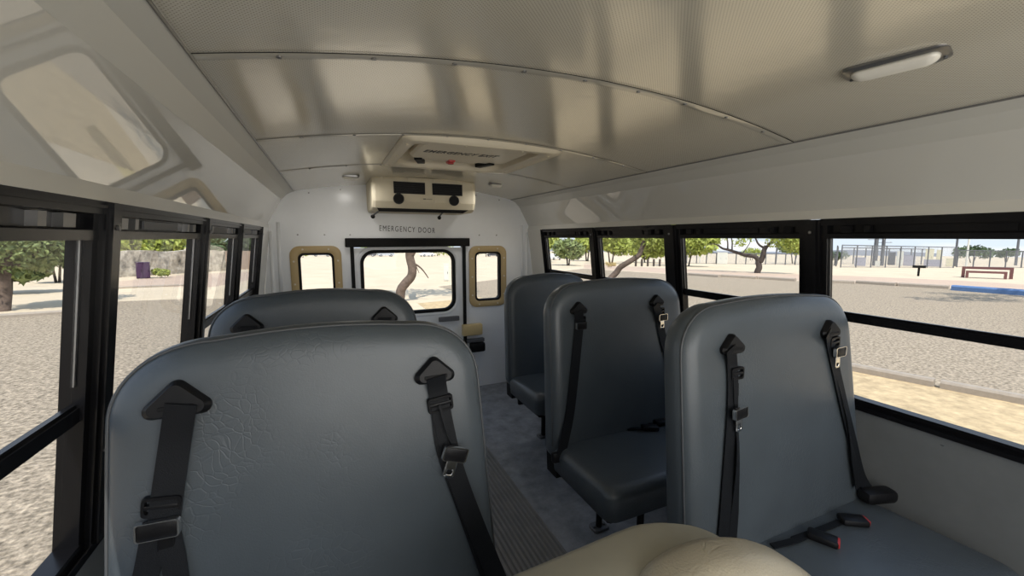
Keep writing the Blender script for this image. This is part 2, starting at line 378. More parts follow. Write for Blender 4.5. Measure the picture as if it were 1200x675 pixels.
# ceiling with the hatch opening
HX0, HX1, HY0, HY1 = -.335, .345, 1.955, 2.625
xs = sorted(set([-SEAMX + 2 * SEAMX * i / 28 for i in range(29)] + [HX0, HX1])); ys = [YF, 0, 1.07, HY0, HY1, 2.68, YB]
bm = NB(); V = [[bm.verts.new((x, y, cz(x))) for x in xs] for y in ys]; V2 = [[bm.verts.new((x, y, cz(x) + .06)) for x in xs] for y in ys]
for j in range(len(ys) - 1):
    for i in range(len(xs) - 1):
        xm, ym = (xs[i] + xs[i + 1]) / 2, (ys[j] + ys[j + 1]) / 2
        if HX0 < xm < HX1 and HY0 < ym < HY1: continue
        bm.faces.new((V[j][i], V[j + 1][i], V[j + 1][i + 1], V[j][i + 1]))
        bm.faces.new((V2[j][i], V2[j][i + 1], V2[j + 1][i + 1], V2[j + 1][i]))
struct(obj('ceiling', bm, M['ceil'], smooth=True, recalc=False), 'curved beige perforated metal ceiling panels')
for n_, yy in enumerate((1.07, 1.88, 2.70)):
    bm = NB(); rg = []
    for y, d in ((yy - .003, 0), (yy + .003, .0025), (yy + .033, .002), (yy + .035, 0)):
        rg.append([(x, y, cz(x) - d) for x in [-SEAMX + 2 * SEAMX * i / 32 for i in range(33)]])
    loft(bm, rg, closed=False, cap0=False, cap1=False)
    t_ = struct(obj('trim_%d' % (5 + n_), bm, M['strip'], smooth=True, angle=30), 'curved roof bow strip across the ceiling')
    bm = NB(); rg = [[(x, yy - .008 + q, cz(x) - .0025) for x in [-SEAMX + 2 * SEAMX * i / 32 for i in range(33)]] for q in (0, .005)]
    loft(bm, rg, closed=False, cap0=False, cap1=False); obj('joint_line', bm, M['blackm'], t_)
    bm = NB()
    for k in range(9):
        x = -.8 + .2 * k; tube(bm, [(x, yy + .015, cz(x)), (x, yy + .015, cz(x) - .006)], .006, 8)
    obj('screw_heads', bm, M['grey'], t_)
# rear wall
arch = [(SEAMX - 2 * SEAMX * i / 20, cz(SEAMX - 2 * SEAMX * i / 20)) for i in range(21)]
half = [(1.25, 0), (1.25, .6), (wx(.805), .80), (wx(1.575), 1.575), (1.155, 1.612), (1.05, 1.80), (1.006, 1.845)]
outer = half + arch + [(-p[0], p[1]) for p in half[::-1]]
DX0, DX1, DZ0, DZ1 = -.556, .475, .06, 1.415
WL = (-1.018, -.628, .80, 1.428); WR = (.512, .902, .815, 1.416)
def inset(w, d): return (w[0] + d, w[1] - d, w[2] + d, w[3] - d)
holes = [[(DX0, DZ0), (DX1, DZ0), (DX1, DZ1), (DX0, DZ1)]] + [rrect(*inset(w, .06), .05)[::-1] for w in (WL, WR)]
me = holed_panel(outer, holes, .06); me.transform(Matrix.Translation((0, YB + .03, 0)) @ XZ)
wb_ = struct(obj('wall_back', me, M['white']), 'white rear bus wall around the emergency door')
me = text_mesh('EMERGENCY DOOR', .068, cond=.66, spacing=1.32); me.transform(Matrix.Translation((-.062, YB - .001, 1.568)) @ Matrix.Rotation(math.radians(2.2), 4, 'Y') @ XZ)
o = obj('lettering', me, M['letter'], wb_); o['label'] = 'black stencilled words EMERGENCY DOOR'
bm = NB()
for (x, z0, z1) in ((-1.10, .9, 1.62), (-1.16, .3, 1.55), (1.09, .9, 1.62), (1.15, .3, 1.55)):
    tube(bm, [(x, YB + .005, z0), (x * .985, YB + .005, z1)], .016, 8)
obj('corner_ribs', bm, M['white'], wb_, smooth=True)
bm = NB()
for x in (-.95, -.75, -.55, .62, .8): tube(bm, [(x, YB, 1.52), (x, YB - .004, 1.52)], .007, 8)
for i in range(8):
    x = -.85 + i * .24; tube(bm, [(x, YB, cz(x) - .03), (x, YB - .004, cz(x) - .03)], .006, 8)
obj('screw_heads', bm, M['grey'], wb_)
# front wall with windshield opening (behind the viewpoint)
me = holed_panel(outer, [rrect(-1.08, 1.08, .85, 1.80, .08)[::-1]], .06); me.transform(Matrix.Translation((0, YF - .03, 0)) @ XZ)
wf = struct(obj('wall_front', me, M['paint']), 'front bus wall around the windshield')
bm = NB(); slab(bm, rrect(-1.1, 1.1, .83, 1.82, .08), (0, YF - .02, 0), X, Z, -Y, .006); obj('windshield', bm, M['glass'], wf)
# rear small windows
for i, (w, lab) in enumerate(((WL, 'tan framed small rear window beside the emergency door, behind the left benches'), (WR, 'tan framed small rear window beside the emergency door, above the wall latch'))):
    r_ = thing('window_%d' % (11 + i), lab, 'window', ((w[0] + w[1]) / 2, YB, w[2])); del r_['category']; struct(r_)
    L0 = r_.location
    bm = NB(); ringslab(bm, rrect(*w, .075), rrect(*inset(w, .058), .045), (0, YB + .002, 0), X, Z, -Y, .018, .006); obj('frame', bm, M['tan'], r_, L0, True, 40)
    bm = NB(); ringslab(bm, rrect(*inset(w, .054), .05), rrect(*inset(w, .076), .035), (0, YB + .045, 0), X, Z, -Y, .055, .004); obj('gasket', bm, M['blackm'], r_, L0, True, 40)
    bm = NB(); slab(bm, rrect(*inset(w, .065), .04), (0, YB + .03, 0), X, Z, -Y, .004); obj('pane', bm, M['glass'], r_, L0)
    bm = NB()
    for (x, z) in [(w[0] + (w[1] - w[0]) * a, w[3] - .028) for a in (.25, .75)] + [(w[0] + (w[1] - w[0]) * a, w[2] + .028) for a in (.25, .75)] + [(q, w[2] + (w[3] - w[2]) * a) for a in (.2, .5, .8) for q in (w[0] + .028, w[1] - .028)]:
        tube(bm, [(x, YB - .014, z), (x, YB - .021, z)], .008, 8)
    obj('screw_heads', bm, M['cream'], r_, L0)
# emergency door
dr = thing('door_1', 'white rear emergency door with a large rounded window', 'door', (0, YB, 0)); del dr['category']; struct(dr)
wh = (-.481, .374, .794, 1.389)
me = holed_panel([(DX0 + .03, .09), (DX1 - .03, .09), (DX1 - .03, DZ1 - .01), (DX0 + .03, DZ1 - .01)], [rrect(*inset(wh, .02), .10)[::-1]], .045); me.transform(Matrix.Translation((0, YB + .02, 0)) @ XZ)
obj('panel', me, M['white'], dr, dr.location)
bm = NB(); ringslab(bm, rrect(*wh, .12, 8), rrect(*inset(wh, .03), .09, 8), (0, YB + .03, 0), X, Z, -Y, .042, .006); obj('gasket', bm, M['blackm'], dr, dr.location, True, 40)
bm = NB(); ringslab(bm, rrect(*inset(wh, -.03), .14, 8), rrect(*inset(wh, -.004), .12, 8), (0, YB, 0), X, Z, -Y, .008, .003); obj('window_trim', bm, M['white'], dr, dr.location, True, 40)
bm = NB(); slab(bm, rrect(*inset(wh, .015), .11, 8), (0, YB + .015, 0), X, Z, -Y, .004); obj('pane', bm, M['glass'], dr, dr.location)
for x0, x1 in ((DX0, DX0 + .03), (DX1 - .03, DX1)):
    bm = NB(); box(bm, (x0, YB - .02, .08), (x1, YB + .05, DZ1)); obj('seal', bm, M['blackm'], dr, dr.location)
bm = NB(); box(bm, (-.594, YB - .07, DZ1), (.502, YB + .02, 1.492), .006); obj('header_bar', bm, M['blackm'], dr, dr.location)
bm = NB(); box(bm, (.20, YB - .035, .70), (.40, YB, .745), .006); obj('latch_plate', bm, M['steel'], dr, dr.location)
bm = NB(); box(bm, (.425, YB - .07, .545), (.625, YB - .004, .655), .012)
o = tag(obj('door_latch_box', bm, M['boxtan'], smooth=True, angle=40), 'small tan box on the rear wall right of the emergency door', 'box')
t_ = thing('wall_handle', 'black latch bracket on the rear wall under the small tan box', 'latch', (.56, YB, .43))
bm = NB(); box(bm, (.47, YB - .05, .47), (.65, YB, .505), .006); obj('mounting_plate', bm, M['steel'], t_, t_.location)
bm = NB(); box(bm, (.50, YB - .085, .375), (.65, YB - .003, .468), .02); obj('body', bm, M['plast'], t_, t_.location, True, 40)
# ------------------------------------------------------------------ side windows
def bar(bm, s, y0, y1, z0, z1, d0, d1, mi=0):
    hexa(bm, [(s * (wx(z) + d), y, z) for z in (z0, z1) for (d, y) in ((d0, y0), (d1, y0), (d1, y1), (d0, y1))], mi)
wn = 0
for s, sd_ in ((1, 'right'), (-1, 'left')):
    for k, (a, b) in enumerate(WINS[s]):
        wn += 1
        r_ = bpy.data.objects.new('window_%d' % wn, None); COL.objects.link(r_); r_.location = (s * wx(.81), (a + b) / 2, .81); struct(r_, 'black framed sliding bus window'); L0 = r_.location
        st = .022
        bm = NB()
        bar(bm, s, a - st, b + st, 1.548, 1.575, .0, .05); bar(bm, s, a - st, b + st, 1.514, 1.548, .03, .05); bar(bm, s, a - st, b + st, 1.494, 1.514, .006, .05)
        bar(bm, s, a - st, b + st, .812, .836, .006, .05); bar(bm, s, a - st, a, .812, 1.56, .008, .05); bar(bm, s, b, b + st, .812, 1.56, .008, .05)
        bar(bm, s, a - st, b + st, 1.560, 1.566, -.006, .0)
        obj('frame', bm, M['black'], r_, L0)
        if (s, k) != (-1, 2):
            zr = 1.155 if s > 0 else 1.112
            bm = NB(); bar(bm, s, a, b, zr, zr + .031, .016, .042); bar(bm, s, a, b, zr + .031, zr + .039, .022, .034); obj('middle_rail', bm, M['black'], r_, L0)
            bm = NB(); bar(bm, s, a - .004, b + .004, zr + .035, 1.497, .027, .030); obj('pane', bm, M['glass'], r_, L0)
            bm = NB(); bar(bm, s, a - .004, b + .004, .834, zr + .002, .036, .039); obj('pane', bm, M['glass'], r_, L0)
        else:
            bm = NB(); bar(bm, s, a - .004, b + .004, .834, 1.497, .027, .030); obj('pane', bm, M['glass'], r_, L0)
        bm = NB()
        for q0, q1 in ((.06, .11), (.17, .20)):
            bar(bm, s, a + (b - a) * q0, a + (b - a) * q1, 1.519, 1.545, .014, .034); bar(bm, s, b - (b - a) * q1, b - (b - a) * q0, 1.519, 1.545, .014, .034)
        obj('latch', bm, M['grey'] if s < 0 else M['plast'], r_, L0)
        bm = NB(); bar(bm, s, a + (b - a) * .3, b - (b - a) * .3, 1.521, 1.543, .024, .034); obj('rail_insert', bm, M['steel'] if s < 0 else M['black'], r_, L0)
        bm = NB(); bar(bm, s, b - .006, b + .0, 1.19, 1.497, .024, .027)
        obj('sash_edge', bm, M['grey'], r_, L0)
    tn = 20 if s > 0 else 30
    edges = [(-.70, -.64)] + [(WINS[s][i][1] + .022, WINS[s][i + 1][0] - .022) for i in range(len(WINS[s]) - 1)] + [(WINS[s][-1][1] + .022, WINS[s][-1][1] + .05)]
    for i, (a, b) in enumerate(edges):
        bm = NB(); bar(bm, s, a, b, .812, 1.572, -.004, .055); bar(bm, s, a + .012, b - .012, .812, 1.572, -.012, .0)
        t_ = struct(obj('trim_%d' % (tn + i), bm, M['black']), 'black post between bus windows')
        bm = NB(); yc = (a + b) / 2
        for z in (1.52, 1.02): tube(bm, [(s * (wx(z) - .01), yc, z), (s * (wx(z) - .016), yc, z)], .006, 8)
        obj('screw_heads', bm, M['grey'], t_)
# ------------------------------------------------------------------ ceiling fittings
hz = cz(.35) - .004
ht = thing('roof_hatch', 'cream roof escape hatch in the ceiling in front of the air conditioner', 'roof hatch', (0, 2.29, hz)); L0 = ht.location
bm = NB(); ringslab(bm, rrect(-.40, .43, 1.91, 2.675, .04), rrect(-.33, .34, 1.965, 2.62, .09), (0, 0, 1.968), X, Y, -Z, 1.968 - hz + .018, .012); obj('frame', bm, M['cream'], ht, L0, True, 40)
bm = NB(); o1 = rrect(-.335, .345, 1.96, 2.625, .09); o2 = rrect(-.31, .32, 1.98, 2.60, .08)
loft(bm, [[(p[0], p[1], 1.955) for p in o1], [(p[0], p[1], 2.03) for p in o2]], cap0=False); obj('well', bm, M['cream'], ht, L0)
bm = NB(); slab(bm, rrect(-.29, .29, 2.0, 2.42, .07), (0, 0, 1.975), X, Y, -Z, .03, .012); ld = obj('lid', bm, M['cream'], ht, L0, True, 40)
me = text_mesh('EMERGENCY EXIT', .080, cond=.56, spacing=1.15, shear=.25, ext=.0006, bold=.0015); me.transform(Matrix.Translation((-.045, 2.19, 1.944)) @ Matrix.Rotation(math.pi, 4, 'X') @ Matrix.Rotation(0, 4, 'Z'))
obj('lettering', me, M['letter'], ld, L0)
bm = NB(); box(bm, (-.15, 2.40, 1.945), (.12, 2.455, 1.972), .008); hb_ = obj('handle_bar', bm, M['cream'], ht, L0, True, 40)
bm = NB(); box(bm, (-.06, 2.385, 1.935), (-.02, 2.46, 1.95), .006); tube(bm, [(-.04, 2.42, 1.94), (-.04, 2.42, 1.928)], .018, 10); obj('red_handle', bm, M['red'], hb_, L0, True, 40)
for s in (-1, 1):
    bm = NB(); obox(bm, (-.015 + s * .20, 2.455, 1.947), Vector((.35 * s, -1, 0)).normalized(), Vector((1, .35 * s, 0)).normalized(), Z, .14, .045, .024, .004); obj('hinge_arm', bm, M['blackm'], ht, L0)
bm = NB()
for x, y in ((-.365, 2.0), (-.365, 2.3), (-.365, 2.6), (.385, 2.0), (.385, 2.3), (.385, 2.6), (-.1, 1.937), (.2, 1.937), (-.1, 2.647), (.2, 2.647)):
    tube(bm, [(x, y, hz - .012), (x, y, hz - .022)], .006, 8)
obj('screw_heads', bm, M['beige'], ht, L0)
# air conditioner
ac = thing('air_conditioner', 'beige air conditioning unit hung over the rear emergency door', 'air conditioner', (0, 3.5, 1.70)); L0 = ac.location
ax0, ax1 = -.405, .42
pr = [(3.80, 1.962), (3.80, 1.76), (3.74, 1.705), (3.385, 1.703), (3.33, 1.725), (3.305, 1.775), (3.30, 1.83), (3.312, 1.94), (3.322, 1.962)]
def acring(x, d):
    cyy, czz = 3.55, 1.84
    return [(x, cyy + (p[0] - cyy) * (1 - d), min(czz + (p[1] - czz) * (1 - d * 1.2), cz(x) + .002)) for p in pr]
bm = NB(); loft(bm, [acring(ax0, .08), acring(ax0 + .006, .03), acring(ax0 + .025, 0)] + [acring(x, 0) for x in (-.25, -.1, .05, .2, .3)] + [acring(ax1 - .025, 0), acring(ax1 - .006, .03), acring(ax1, .08)])
obj('housing', bm, M['beige'], ac, L0, True, 16)
def acy(z): return 3.30 + (.012 * (z - 1.83) / .11 if z > 1.83 else .005 * (1.83 - z) / .055)
for x0, x1 in ((-.245, -.005), (.055, .30)):
    bm = NB(); box(bm, (x0, 3.296, 1.835), (x1, 3.33, 1.925)); v_ = obj('air_vent', bm, M['blackm'], ac, L0)
    bm = NB()
    for k in range(7): box(bm, (x0 + .004, 3.292, 1.842 + k * .0125), (x1 - .004, 3.298, 1.846 + k * .0125))
    obj('louvre_slats', bm, M['plast'], v_, L0)
for x in (-.21, .23):
    bm = NB(); tube(bm, [(x, 3.32, 1.795), (x, 3.292, 1.795)], [.034, .034], 24); v_ = obj('round_outlet', bm, M['blackm'], ac, L0, True, 40)
    bm = NB(); R_ = [[(x + r * math.cos(2 * math.pi * k / 24), y, 1.795 + r * math.sin(2 * math.pi * k / 24)) for k in range(24)] for r, y in ((.042, 3.30), (.040, 3.289), (.034, 3.289), (.032, 3.30))]
    loft(bm, R_, cap0=False, cap1=False); obj('outlet_ring', bm, M['plast'], v_, L0, True, 40)
bm = NB(); ringslab(bm, rrect(-.045, .075, 1.765, 1.822, .004, 2), rrect(-.041, .071, 1.769, 1.818, .003, 2), (0, 3.301, 0), X, Z, -Y, .003, .001); obj('label_panel', bm, M['cream'], ac, L0)
bm = NB(); box(bm, (-.02, 3.296, 1.797), (.0, 3.304, 1.803)); box(bm, (.004, 3.296, 1.798), (.05, 3.304, 1.8005)); obj('badge', bm, M['letter'], ac, L0)
bm = NB(); hexa(bm, [(-.37, 3.332, 1.7225), (.36, 3.332, 1.7225), (.33, 3.39, 1.7005), (-.35, 3.39, 1.7005), (-.37, 3.34, 1.735), (.36, 3.34, 1.735), (.33, 3.40, 1.712), (-.35, 3.40, 1.712)]); obj('return_grille', bm, M['blackm'], ac, L0)
for x in (-.405, .105):
    bm = NB(); tube(bm, [(x + .06, 3.42, 1.705), (x + .03, 3.36, 1.685), (x, 3.31, 1.664)], .006, 8); b_ = obj('drain_bracket', bm, M['steel'], ac, L0)
    bm = NB(); bmesh.ops.create_uvsphere(bm, u_segments=12, v_segments=8, radius=.016, matrix=Matrix.Translation((x, 3.30, 1.656))); obj('rubber_knob', bm, M['blackm'], b_, L0, True)
bm = NB()
for x in (-.33, -.13, .07, .27): tube(bm, [(x, 3.315, 1.948), (x, 3.303, 1.948)], .008, 8)
obj('screw_heads', bm, M['cream'], ac, L0)
o = NB(); tube(o, [(.47, YB - .03, 1.80), (.47, YB + .01, 1.80)], .02, 10); tube(o, [(.47, YB - .06, 1.795), (.47, YB - .03, 1.80)], .01, 8)
tag(obj('buzzer_switch', o, M['plast'], smooth=True, angle=40), 'small dark round fitting on the rear wall beside the air conditioner', 'switch')
# dome lamps
def dome(x, y, l, w, rot, label):
    t_ = thing('dome_lamp', label, 'lamp', (x, y, cz(x)), 'ceiling dome lamps')
    sl = -2 * RISE * x / SEAMX ** 2
    t_.rotation_euler = (0, -math.atan(sl), rot)
    bm = NB(); slab(bm, rrect(-w / 2, w / 2, -l / 2, l / 2, w * .3), (0, 0, .004), X, Y, -Z, .012, .003); obj('base', bm, M['grey'], t_, None, True, 40)
    bm = NB(); rg = []
    for k in range(6):
        a = k / 5 * math.pi / 2; f = math.cos(a) * .98 + .02
        rg.append([(p[0] * f, p[1] * (.6 + .4 * f), -.008 - .02 * math.sin(a)) for p in rrect(-w * .30, w * .20, -l * .42, l * .42, w * .22)])
    loft(bm, rg); obj('lens', bm, M['lens'], t_, None, True)
    if y > 3:
        lg_ = bpy.data.lights.new('rear_fill_light', 'AREA'); lg_.shape = 'RECTANGLE'; lg_.size = w * .6; lg_.size_y = l * .8; lg_.energy = REAR_FILL; lg_.color = (1, .96, .9)  # added fill under the rear domes to brighten the rear wall
        go_ = bpy.data.objects.new('rear_fill_light', lg_); COL.objects.link(go_); go_.parent = t_; go_.location = (0, 0, -.034)
    bm = NB()
    for q in (-1, 1): tube(bm, [(w * .22, q * l * .44, -.008), (w * .22, q * l * .44, -.012)], .004, 8)
    obj('screw_heads', bm, M['steel'], t_); return t_
dome(.585, .60, .20, .085, math.radians(12), 'long chrome dome lamp with clear lens on the ceiling over the near right bench')
dome(-.556, 3.19, .12, .07, math.pi / 2, 'small dome lamp at the rear of the ceiling, over the left window side')
dome(.556, 3.19, .12, .07, math.pi / 2, 'small bright dome lamp at the rear ceiling, to the right of the air conditioner')

# ------------------------------------------------------------------ bench seats
REC = .13; ZT = .5
EX = Vector((1, 0, 0)); EZ = Vector((0, REC, 1)).normalized(); EN = Vector((0, -1, REC)).normalized()
def outline(Wd, zb, zt, rx=.19, rz=.165, n=12, taper=.075):
    pts = []
    def w(z): return Wd * (1 - taper * (z - zb) / (zt - zb))
    cb = .10
    for k in range(6):
        a = math.pi / 2 * (k / 6 - 1); pts.append((Wd - cb + cb * math.cos(a), zb + cb + cb * math.sin(a)))
    for k in range(9): pts.append((w(zb + cb + (zt - rz - zb - cb) * k / 9) , zb + cb + (zt - rz - zb - cb) * k / 9))
    ws = w(zt - rz)
    for k in range(n + 1):
        a = math.pi / 2 * k / n; pts.append((ws - rx + rx * math.cos(a) ** .9, zt - rz + rz * math.sin(a) ** .95 - .012))
    for k in range(1, 4):
        u = (ws - rx) * (1 - k / 4); pts.append((u, zt - .012 + .012 * (1 - (u / (ws - rx)) ** 2)))
    pts.append((0, zt))
    full = pts + [(-p[0], p[1]) for p in pts[-2::-1]]
    wb2 = Wd
    bot = [((-1 + 2 * k / 14) * (Wd - cb), zb) for k in range(1, 14)]
    return full + bot
def make_back(Wd, zb, zt, taper=.075, t=.115, rf=.055, rb=.045):
    ol = outline(Wd, zb, zt, taper=taper); n = len(ol); cxx, czz = 0, (zb + zt) / 2
    nor = []
    for i in range(n):
        a, b = ol[i - 1], ol[(i + 1) % n]; d = Vector((b[0] - a[0], b[1] - a[1])).normalized(); nor.append((d.y, -d.x))
    def ring(ins, dep, sc=1.0):
        out = []
        for p, q in zip(ol, nor):
            x, z = p[0] - q[0] * ins, p[1] - q[1] * ins
            x, z = x * sc, czz + (z - czz) * sc
            bl = .010 * max(0, math.cos(math.pi / 2 * min(1, abs(x) / Wd))) * max(0, math.cos(math.pi / 2 * min(1, abs(z - czz) / (zt - czz))))
            out.append(Vector((x, 0, ZT)) + EN * (bl if dep < .001 else 0) + EZ * ((z - ZT) / EZ.z) - EN * dep)
        return out
    rings = []
    for sc in (.1, .3, .5, .7, .85, .94): rings.append(ring(rf, 0, sc))
    for k in range(8):
        a = math.pi / 2 * k / 7; rings.append(ring(rf * (1 - math.sin(a)), rf * (1 - math.cos(a))))
    for k in range(1, 6):
        a = math.pi / 2 * k / 5; rings.append(ring(rb * (1 - math.cos(a)), t - rb + rb * math.sin(a)))
    for sc in (.85, .5, .12): rings.append(ring(rb, t, sc))
    bm = NB(); loft(bm, rings)
    bm2 = NB(); a = math.radians(58); pr_ = ring(rf * (1 - math.sin(a)) - .001, rf * (1 - math.cos(a)) - .001); pr_ = pr_[6:n - 19]
    tube(bm2, pr_, .0032, 6)
    return bm, bm2
def make_cushion(Wd, dep=.42):
    x0, x1, y0, y1 = -Wd + .012, Wd - .012, -dep, .06; z0, z1 = .365, .50; rings = []
    def ring(ins, z, sc=1):
        ps = rrect(x0 + ins, x1 - ins, y0 + ins, y1 - min(ins, .02), .05 if ins < .03 else .03, 5)
        out = []
        for p in ps:
            px_, py_ = p[0] * sc, (p[1] + .18) * sc - .18
            zz = z + (.012 * (py_ + .05) / -dep if z > .45 else 0)
            out.append((px_, py_, zz))
        return out
    rf = .045
    rings = [ring(.05, z0, .3), ring(.05, z0, .8), ring(.025, z0), ring(.006, z0 + .012)]
    for k in range(7):
        a = math.pi / 2 * k / 6; rings.append(ring(rf * (1 - math.cos(a)), z1 - rf + rf * math.sin(a)))
    for sc in (.9, .7, .4, .1): rings.append(ring(rf, z1 + .006 * (1 - sc ** 2), sc))
    bm = NB(); loft(bm, rings)
    return bm
def bench(xc, yb, Wd, side, label, zt=1.305, taper=.075):
    t_ = thing('bench_seat', label, 'bus seat', (xc, yb, 0), 'blue-grey vinyl bus benches')
    b1, b2 = make_back(Wd, .40, zt, taper)
    bk = obj('backrest', b1, M['seat'], t_, None, True); obj('piping', b2, M['pipe'], bk, None, True)
    cu = obj('cushion', make_cushion(Wd), M['seat'], t_, None, True)
    a = -side                                                   # aisle direction (+1 when the aisle lies to +x)
    bm = NB()
    for y in (-.36, .0): tube(bm, [(-Wd + .06, y, .352), (Wd - .06, y, .352)], .013, 8)
    for x in (-Wd + .06, Wd - .06): tube(bm, [(x, -.36, .352), (x, .0, .352)], .013, 8)
    obj('seat_frame', bm, M['blackm'], t_, None, True, 40)
    lx = a * (Wd - .28)
    for y in (-.30, .0):
        bm = NB(); tube(bm, [(lx, y, .35), (lx, y, .012)], .016, 10); lg = obj('leg', bm, M['blackm'], t_, None, True, 40)
        bm = NB(); slab(bm, rrect(lx - .045, lx + .045, y - .035, y + .035, .015), (0, 0, 0), X, Y, Z, .012, .003)
        for q in (-.03, .03): tube(bm, [(lx + q, y, .010), (lx + q, y, .02)], .009, 6)
        obj('foot_plate', bm, M['steel'], lg)
    bm = NB()
    for y in (-.33, -.06): box(bm, (side * (Wd - .06), y - .02, .33), (side * (Wd - .06) + side * .07, y + .02, .36))
    obj('wall_bracket', bm, M['blackm'], t_)
    # backrest bottom hem: dark side brackets
    for q in (-1, 1):
        bm = NB(); hexa(bm, [(q * (Wd - .06), .0, .34), (q * (Wd - .02), .0, .34), (q * (Wd - .02), .09, .34), (q * (Wd - .06), .09, .34), (q * (Wd - .06), .02, .46), (q * (Wd - .02), .02, .46), (q * (Wd - .02), .10, .46), (q * (Wd - .06), .10, .46)])
        obj('back_bracket', bm, M['blackm'], t_)
    return t_
def SP(px, py, seat, off):
    yb = seat.location.y; d = ray(px, py)
    t_ = (yb + REC * (CP.z - ZT) - off - CP.y) / (d.y - REC * d.z)
    return CP + d * t_ - seat.location
def anchor(seat, px, py, w=.105):
    p = SP(px, py, seat, .0)
    h = w * .62
    tri = []
    for (x, z, r, a0, a1) in ((w / 2 - .016, -h / 2 + .016, .016, -90, 40), (.0, h / 2 - .014, .016, 40, 140), (-w / 2 + .016, -h / 2 + .016, .016, 140, 270)):
        for k in range(6):
            a = math.radians(a0 + (a1 - a0) * k / 5); tri.append((x + r * math.cos(a), z + r * math.sin(a)))
    bm = NB(); slab(bm, tri, p + EN * -.004, EX, EZ, EN, .028, .010)
    o = obj('belt_guide', bm, M['plast'], seat, None, True, 35)
    bm = NB(); obox(bm, p - EZ * .014 + EN * .0245, EX, EZ, EN, .056, .008, .003, .001); obj('guide_slot', bm, M['blackm'], o)
    return p
def flat_frame(o, d):
    """axes in the seat plane with v pointing along the belt"""
    v = d.normalized(); u = v.cross(EN).normalized(); return u, v
def adjuster(parent, p, d, w=.064):
    u, v = flat_frame(p, d); bm = NB()
    ringslab(bm, rrect(-w / 2, w / 2, -.021, .021, .008, 3), rrect(-w / 2 + .007, w / 2 - .007, -.012, .012, .004, 3), p + EN * .004, u, v, EN, .012, .003)
    obox(bm, p + EN * .011, u, v, EN, w - .006, .009, .010, .002); obj('adjuster', bm, M['plast'], parent, None, True, 35)
def latch(parent, p, d, w=.060, tongue=True, L=.034):
    u, v = flat_frame(p, d); bm = NB()
    obox(bm, p + EN * .014, u, v, EN, w, L, .016, .004); o = obj('latch_plate', bm, M['plast'], parent, None, True, 35)
    bm = NB(); ringslab(bm, rrect(-w / 2 - .003, w / 2 + .003, -L / 2 - .003, L / 2, .006, 3), rrect(-w / 2 + .001, w / 2 - .001, -L / 2 + .0, L / 2 - .002, .004, 3), p + EN * .012, u, v, EN, .012, .002)
    obj('metal_edge', bm, M['chrome'], parent, None, True, 35)
    if tongue:
        bm = NB(); c = p + v * (L / 2 + .022)
        ringslab(bm, rrect(-.014, .014, -.026, .022, .006, 3), rrect(-.007, .007, .002, .014, .003, 3), c + EN * .010, u, v, EN, .004, .001)
        obj('metal_tongue', bm, M['chrome'], parent, None, True, 35)
def belt(seat, pix, offs, width=.047, twist=None, name='shoulder_belt'):
    pts = [SP(px, py, seat, o) for (px, py), o in zip(pix, offs)]
    sp_ = smooth_path(pts, 5); n = len(sp_)
    bm = NB(); wd = None
    if twist:
        wd = []
        for i in range(n):
            t_ = (sp_[min(i + 1, n - 1)] - sp_[max(i - 1, 0)]).normalized(); w0 = t_.cross(EN).normalized()
            a = twist * math.sin(math.pi * min(1, i / (n - 1) * 1.3)); wd.append(w0 * math.cos(a) + EN * math.sin(a))
    ribbon(bm, sp_, width, .0022, EN, wd)
    return obj(name, bm, M['belt'], seat, None, True, 35), pts
def buckle(seat, p, d, strap_from, red=True):
    p = Vector(p) - seat.location; d = Vector(d).normalized(); u = d.cross(Z).normalized()
    bm = NB(); q = Vector(strap_from) - seat.location
    ribbon(bm, smooth_path([q, (q + p) / 2 + Vector((0, 0, .004)), p - d * .02], 5), [.022] * 11, .004, Z); b_ = obj('buckle_strap', bm, M['belt'], seat, None, True, 40)
    bm = NB(); obox(bm, p + d * .02 + Z * .010, d, u, Z, .085, .048, .024, .008); k = obj('buckle', bm, M['plast'], b_, None, True, 40)
    if red:
        bm = NB(); obox(bm, p + d * .058 + Z * .011, d, u, Z, .014, .036, .019, .003); obj('release_button', bm, M['red'], b_, None, True, 40)
D = lambda *a: Vector(a)
# right row
sA = bench(.69, .80, .475, 1, 'near right blue-grey vinyl bench by the widest window, its belt buckles lying on the cushion')
sB = bench(.665, 1.61, .455, 1, 'middle right blue-grey bench whose front cushion edge shows over the aisle', 1.292)
sC = bench(.79, 2.60, .375, 1, 'rear right blue-grey bench, narrow, standing by the rear wall behind another bench', 1.235)
# left row
sD = bench(-.752, .905, .422, -1, 'large near left blue-grey bench back facing the viewer with two black belts', 1.305, .10)
sE = bench(-.762, 1.645, .402, -1, 'left bench showing only its rounded top over the near left bench', 1.303)
# belts of the near left bench
anchor(sD, 210, 466, .112); b_, p = belt(sD, [(212, 474), (205, 520), (197, 575), (192, 612)], [.030, .012, .014, .014], .052)
adjuster(b_, SP(192, 590, sD, 0), D(-.12, -.02, -1)); latch(b_, SP(189, 616, sD, .004), D(-.05, -.02, -1), .064, False)
bm = NB(); u, v = flat_frame(None, D(-.05, 0, -1)); pp = SP(195, 636, sD, .012); obox(bm, pp, u, v, EN, .028, .03, .008, .002); obj('tongue_cover', bm, M['plast'], b_)
belt(sD, [(181, 622), (170, 680), (150, 760)], [.008, .012, .016], .042, name='lap_belt'); belt(sD, [(197, 622), (207, 680), (212, 760)], [.011, .018, .02], .040, name='lap_belt')
anchor(sD, 508, 433, .100); b_, p = belt(sD, [(511, 442), (514, 462), (521, 500), (533, 550), (555, 610), (592, 700), (610, 745)], [.030, .014, .012, .014, .016, .016, .012])
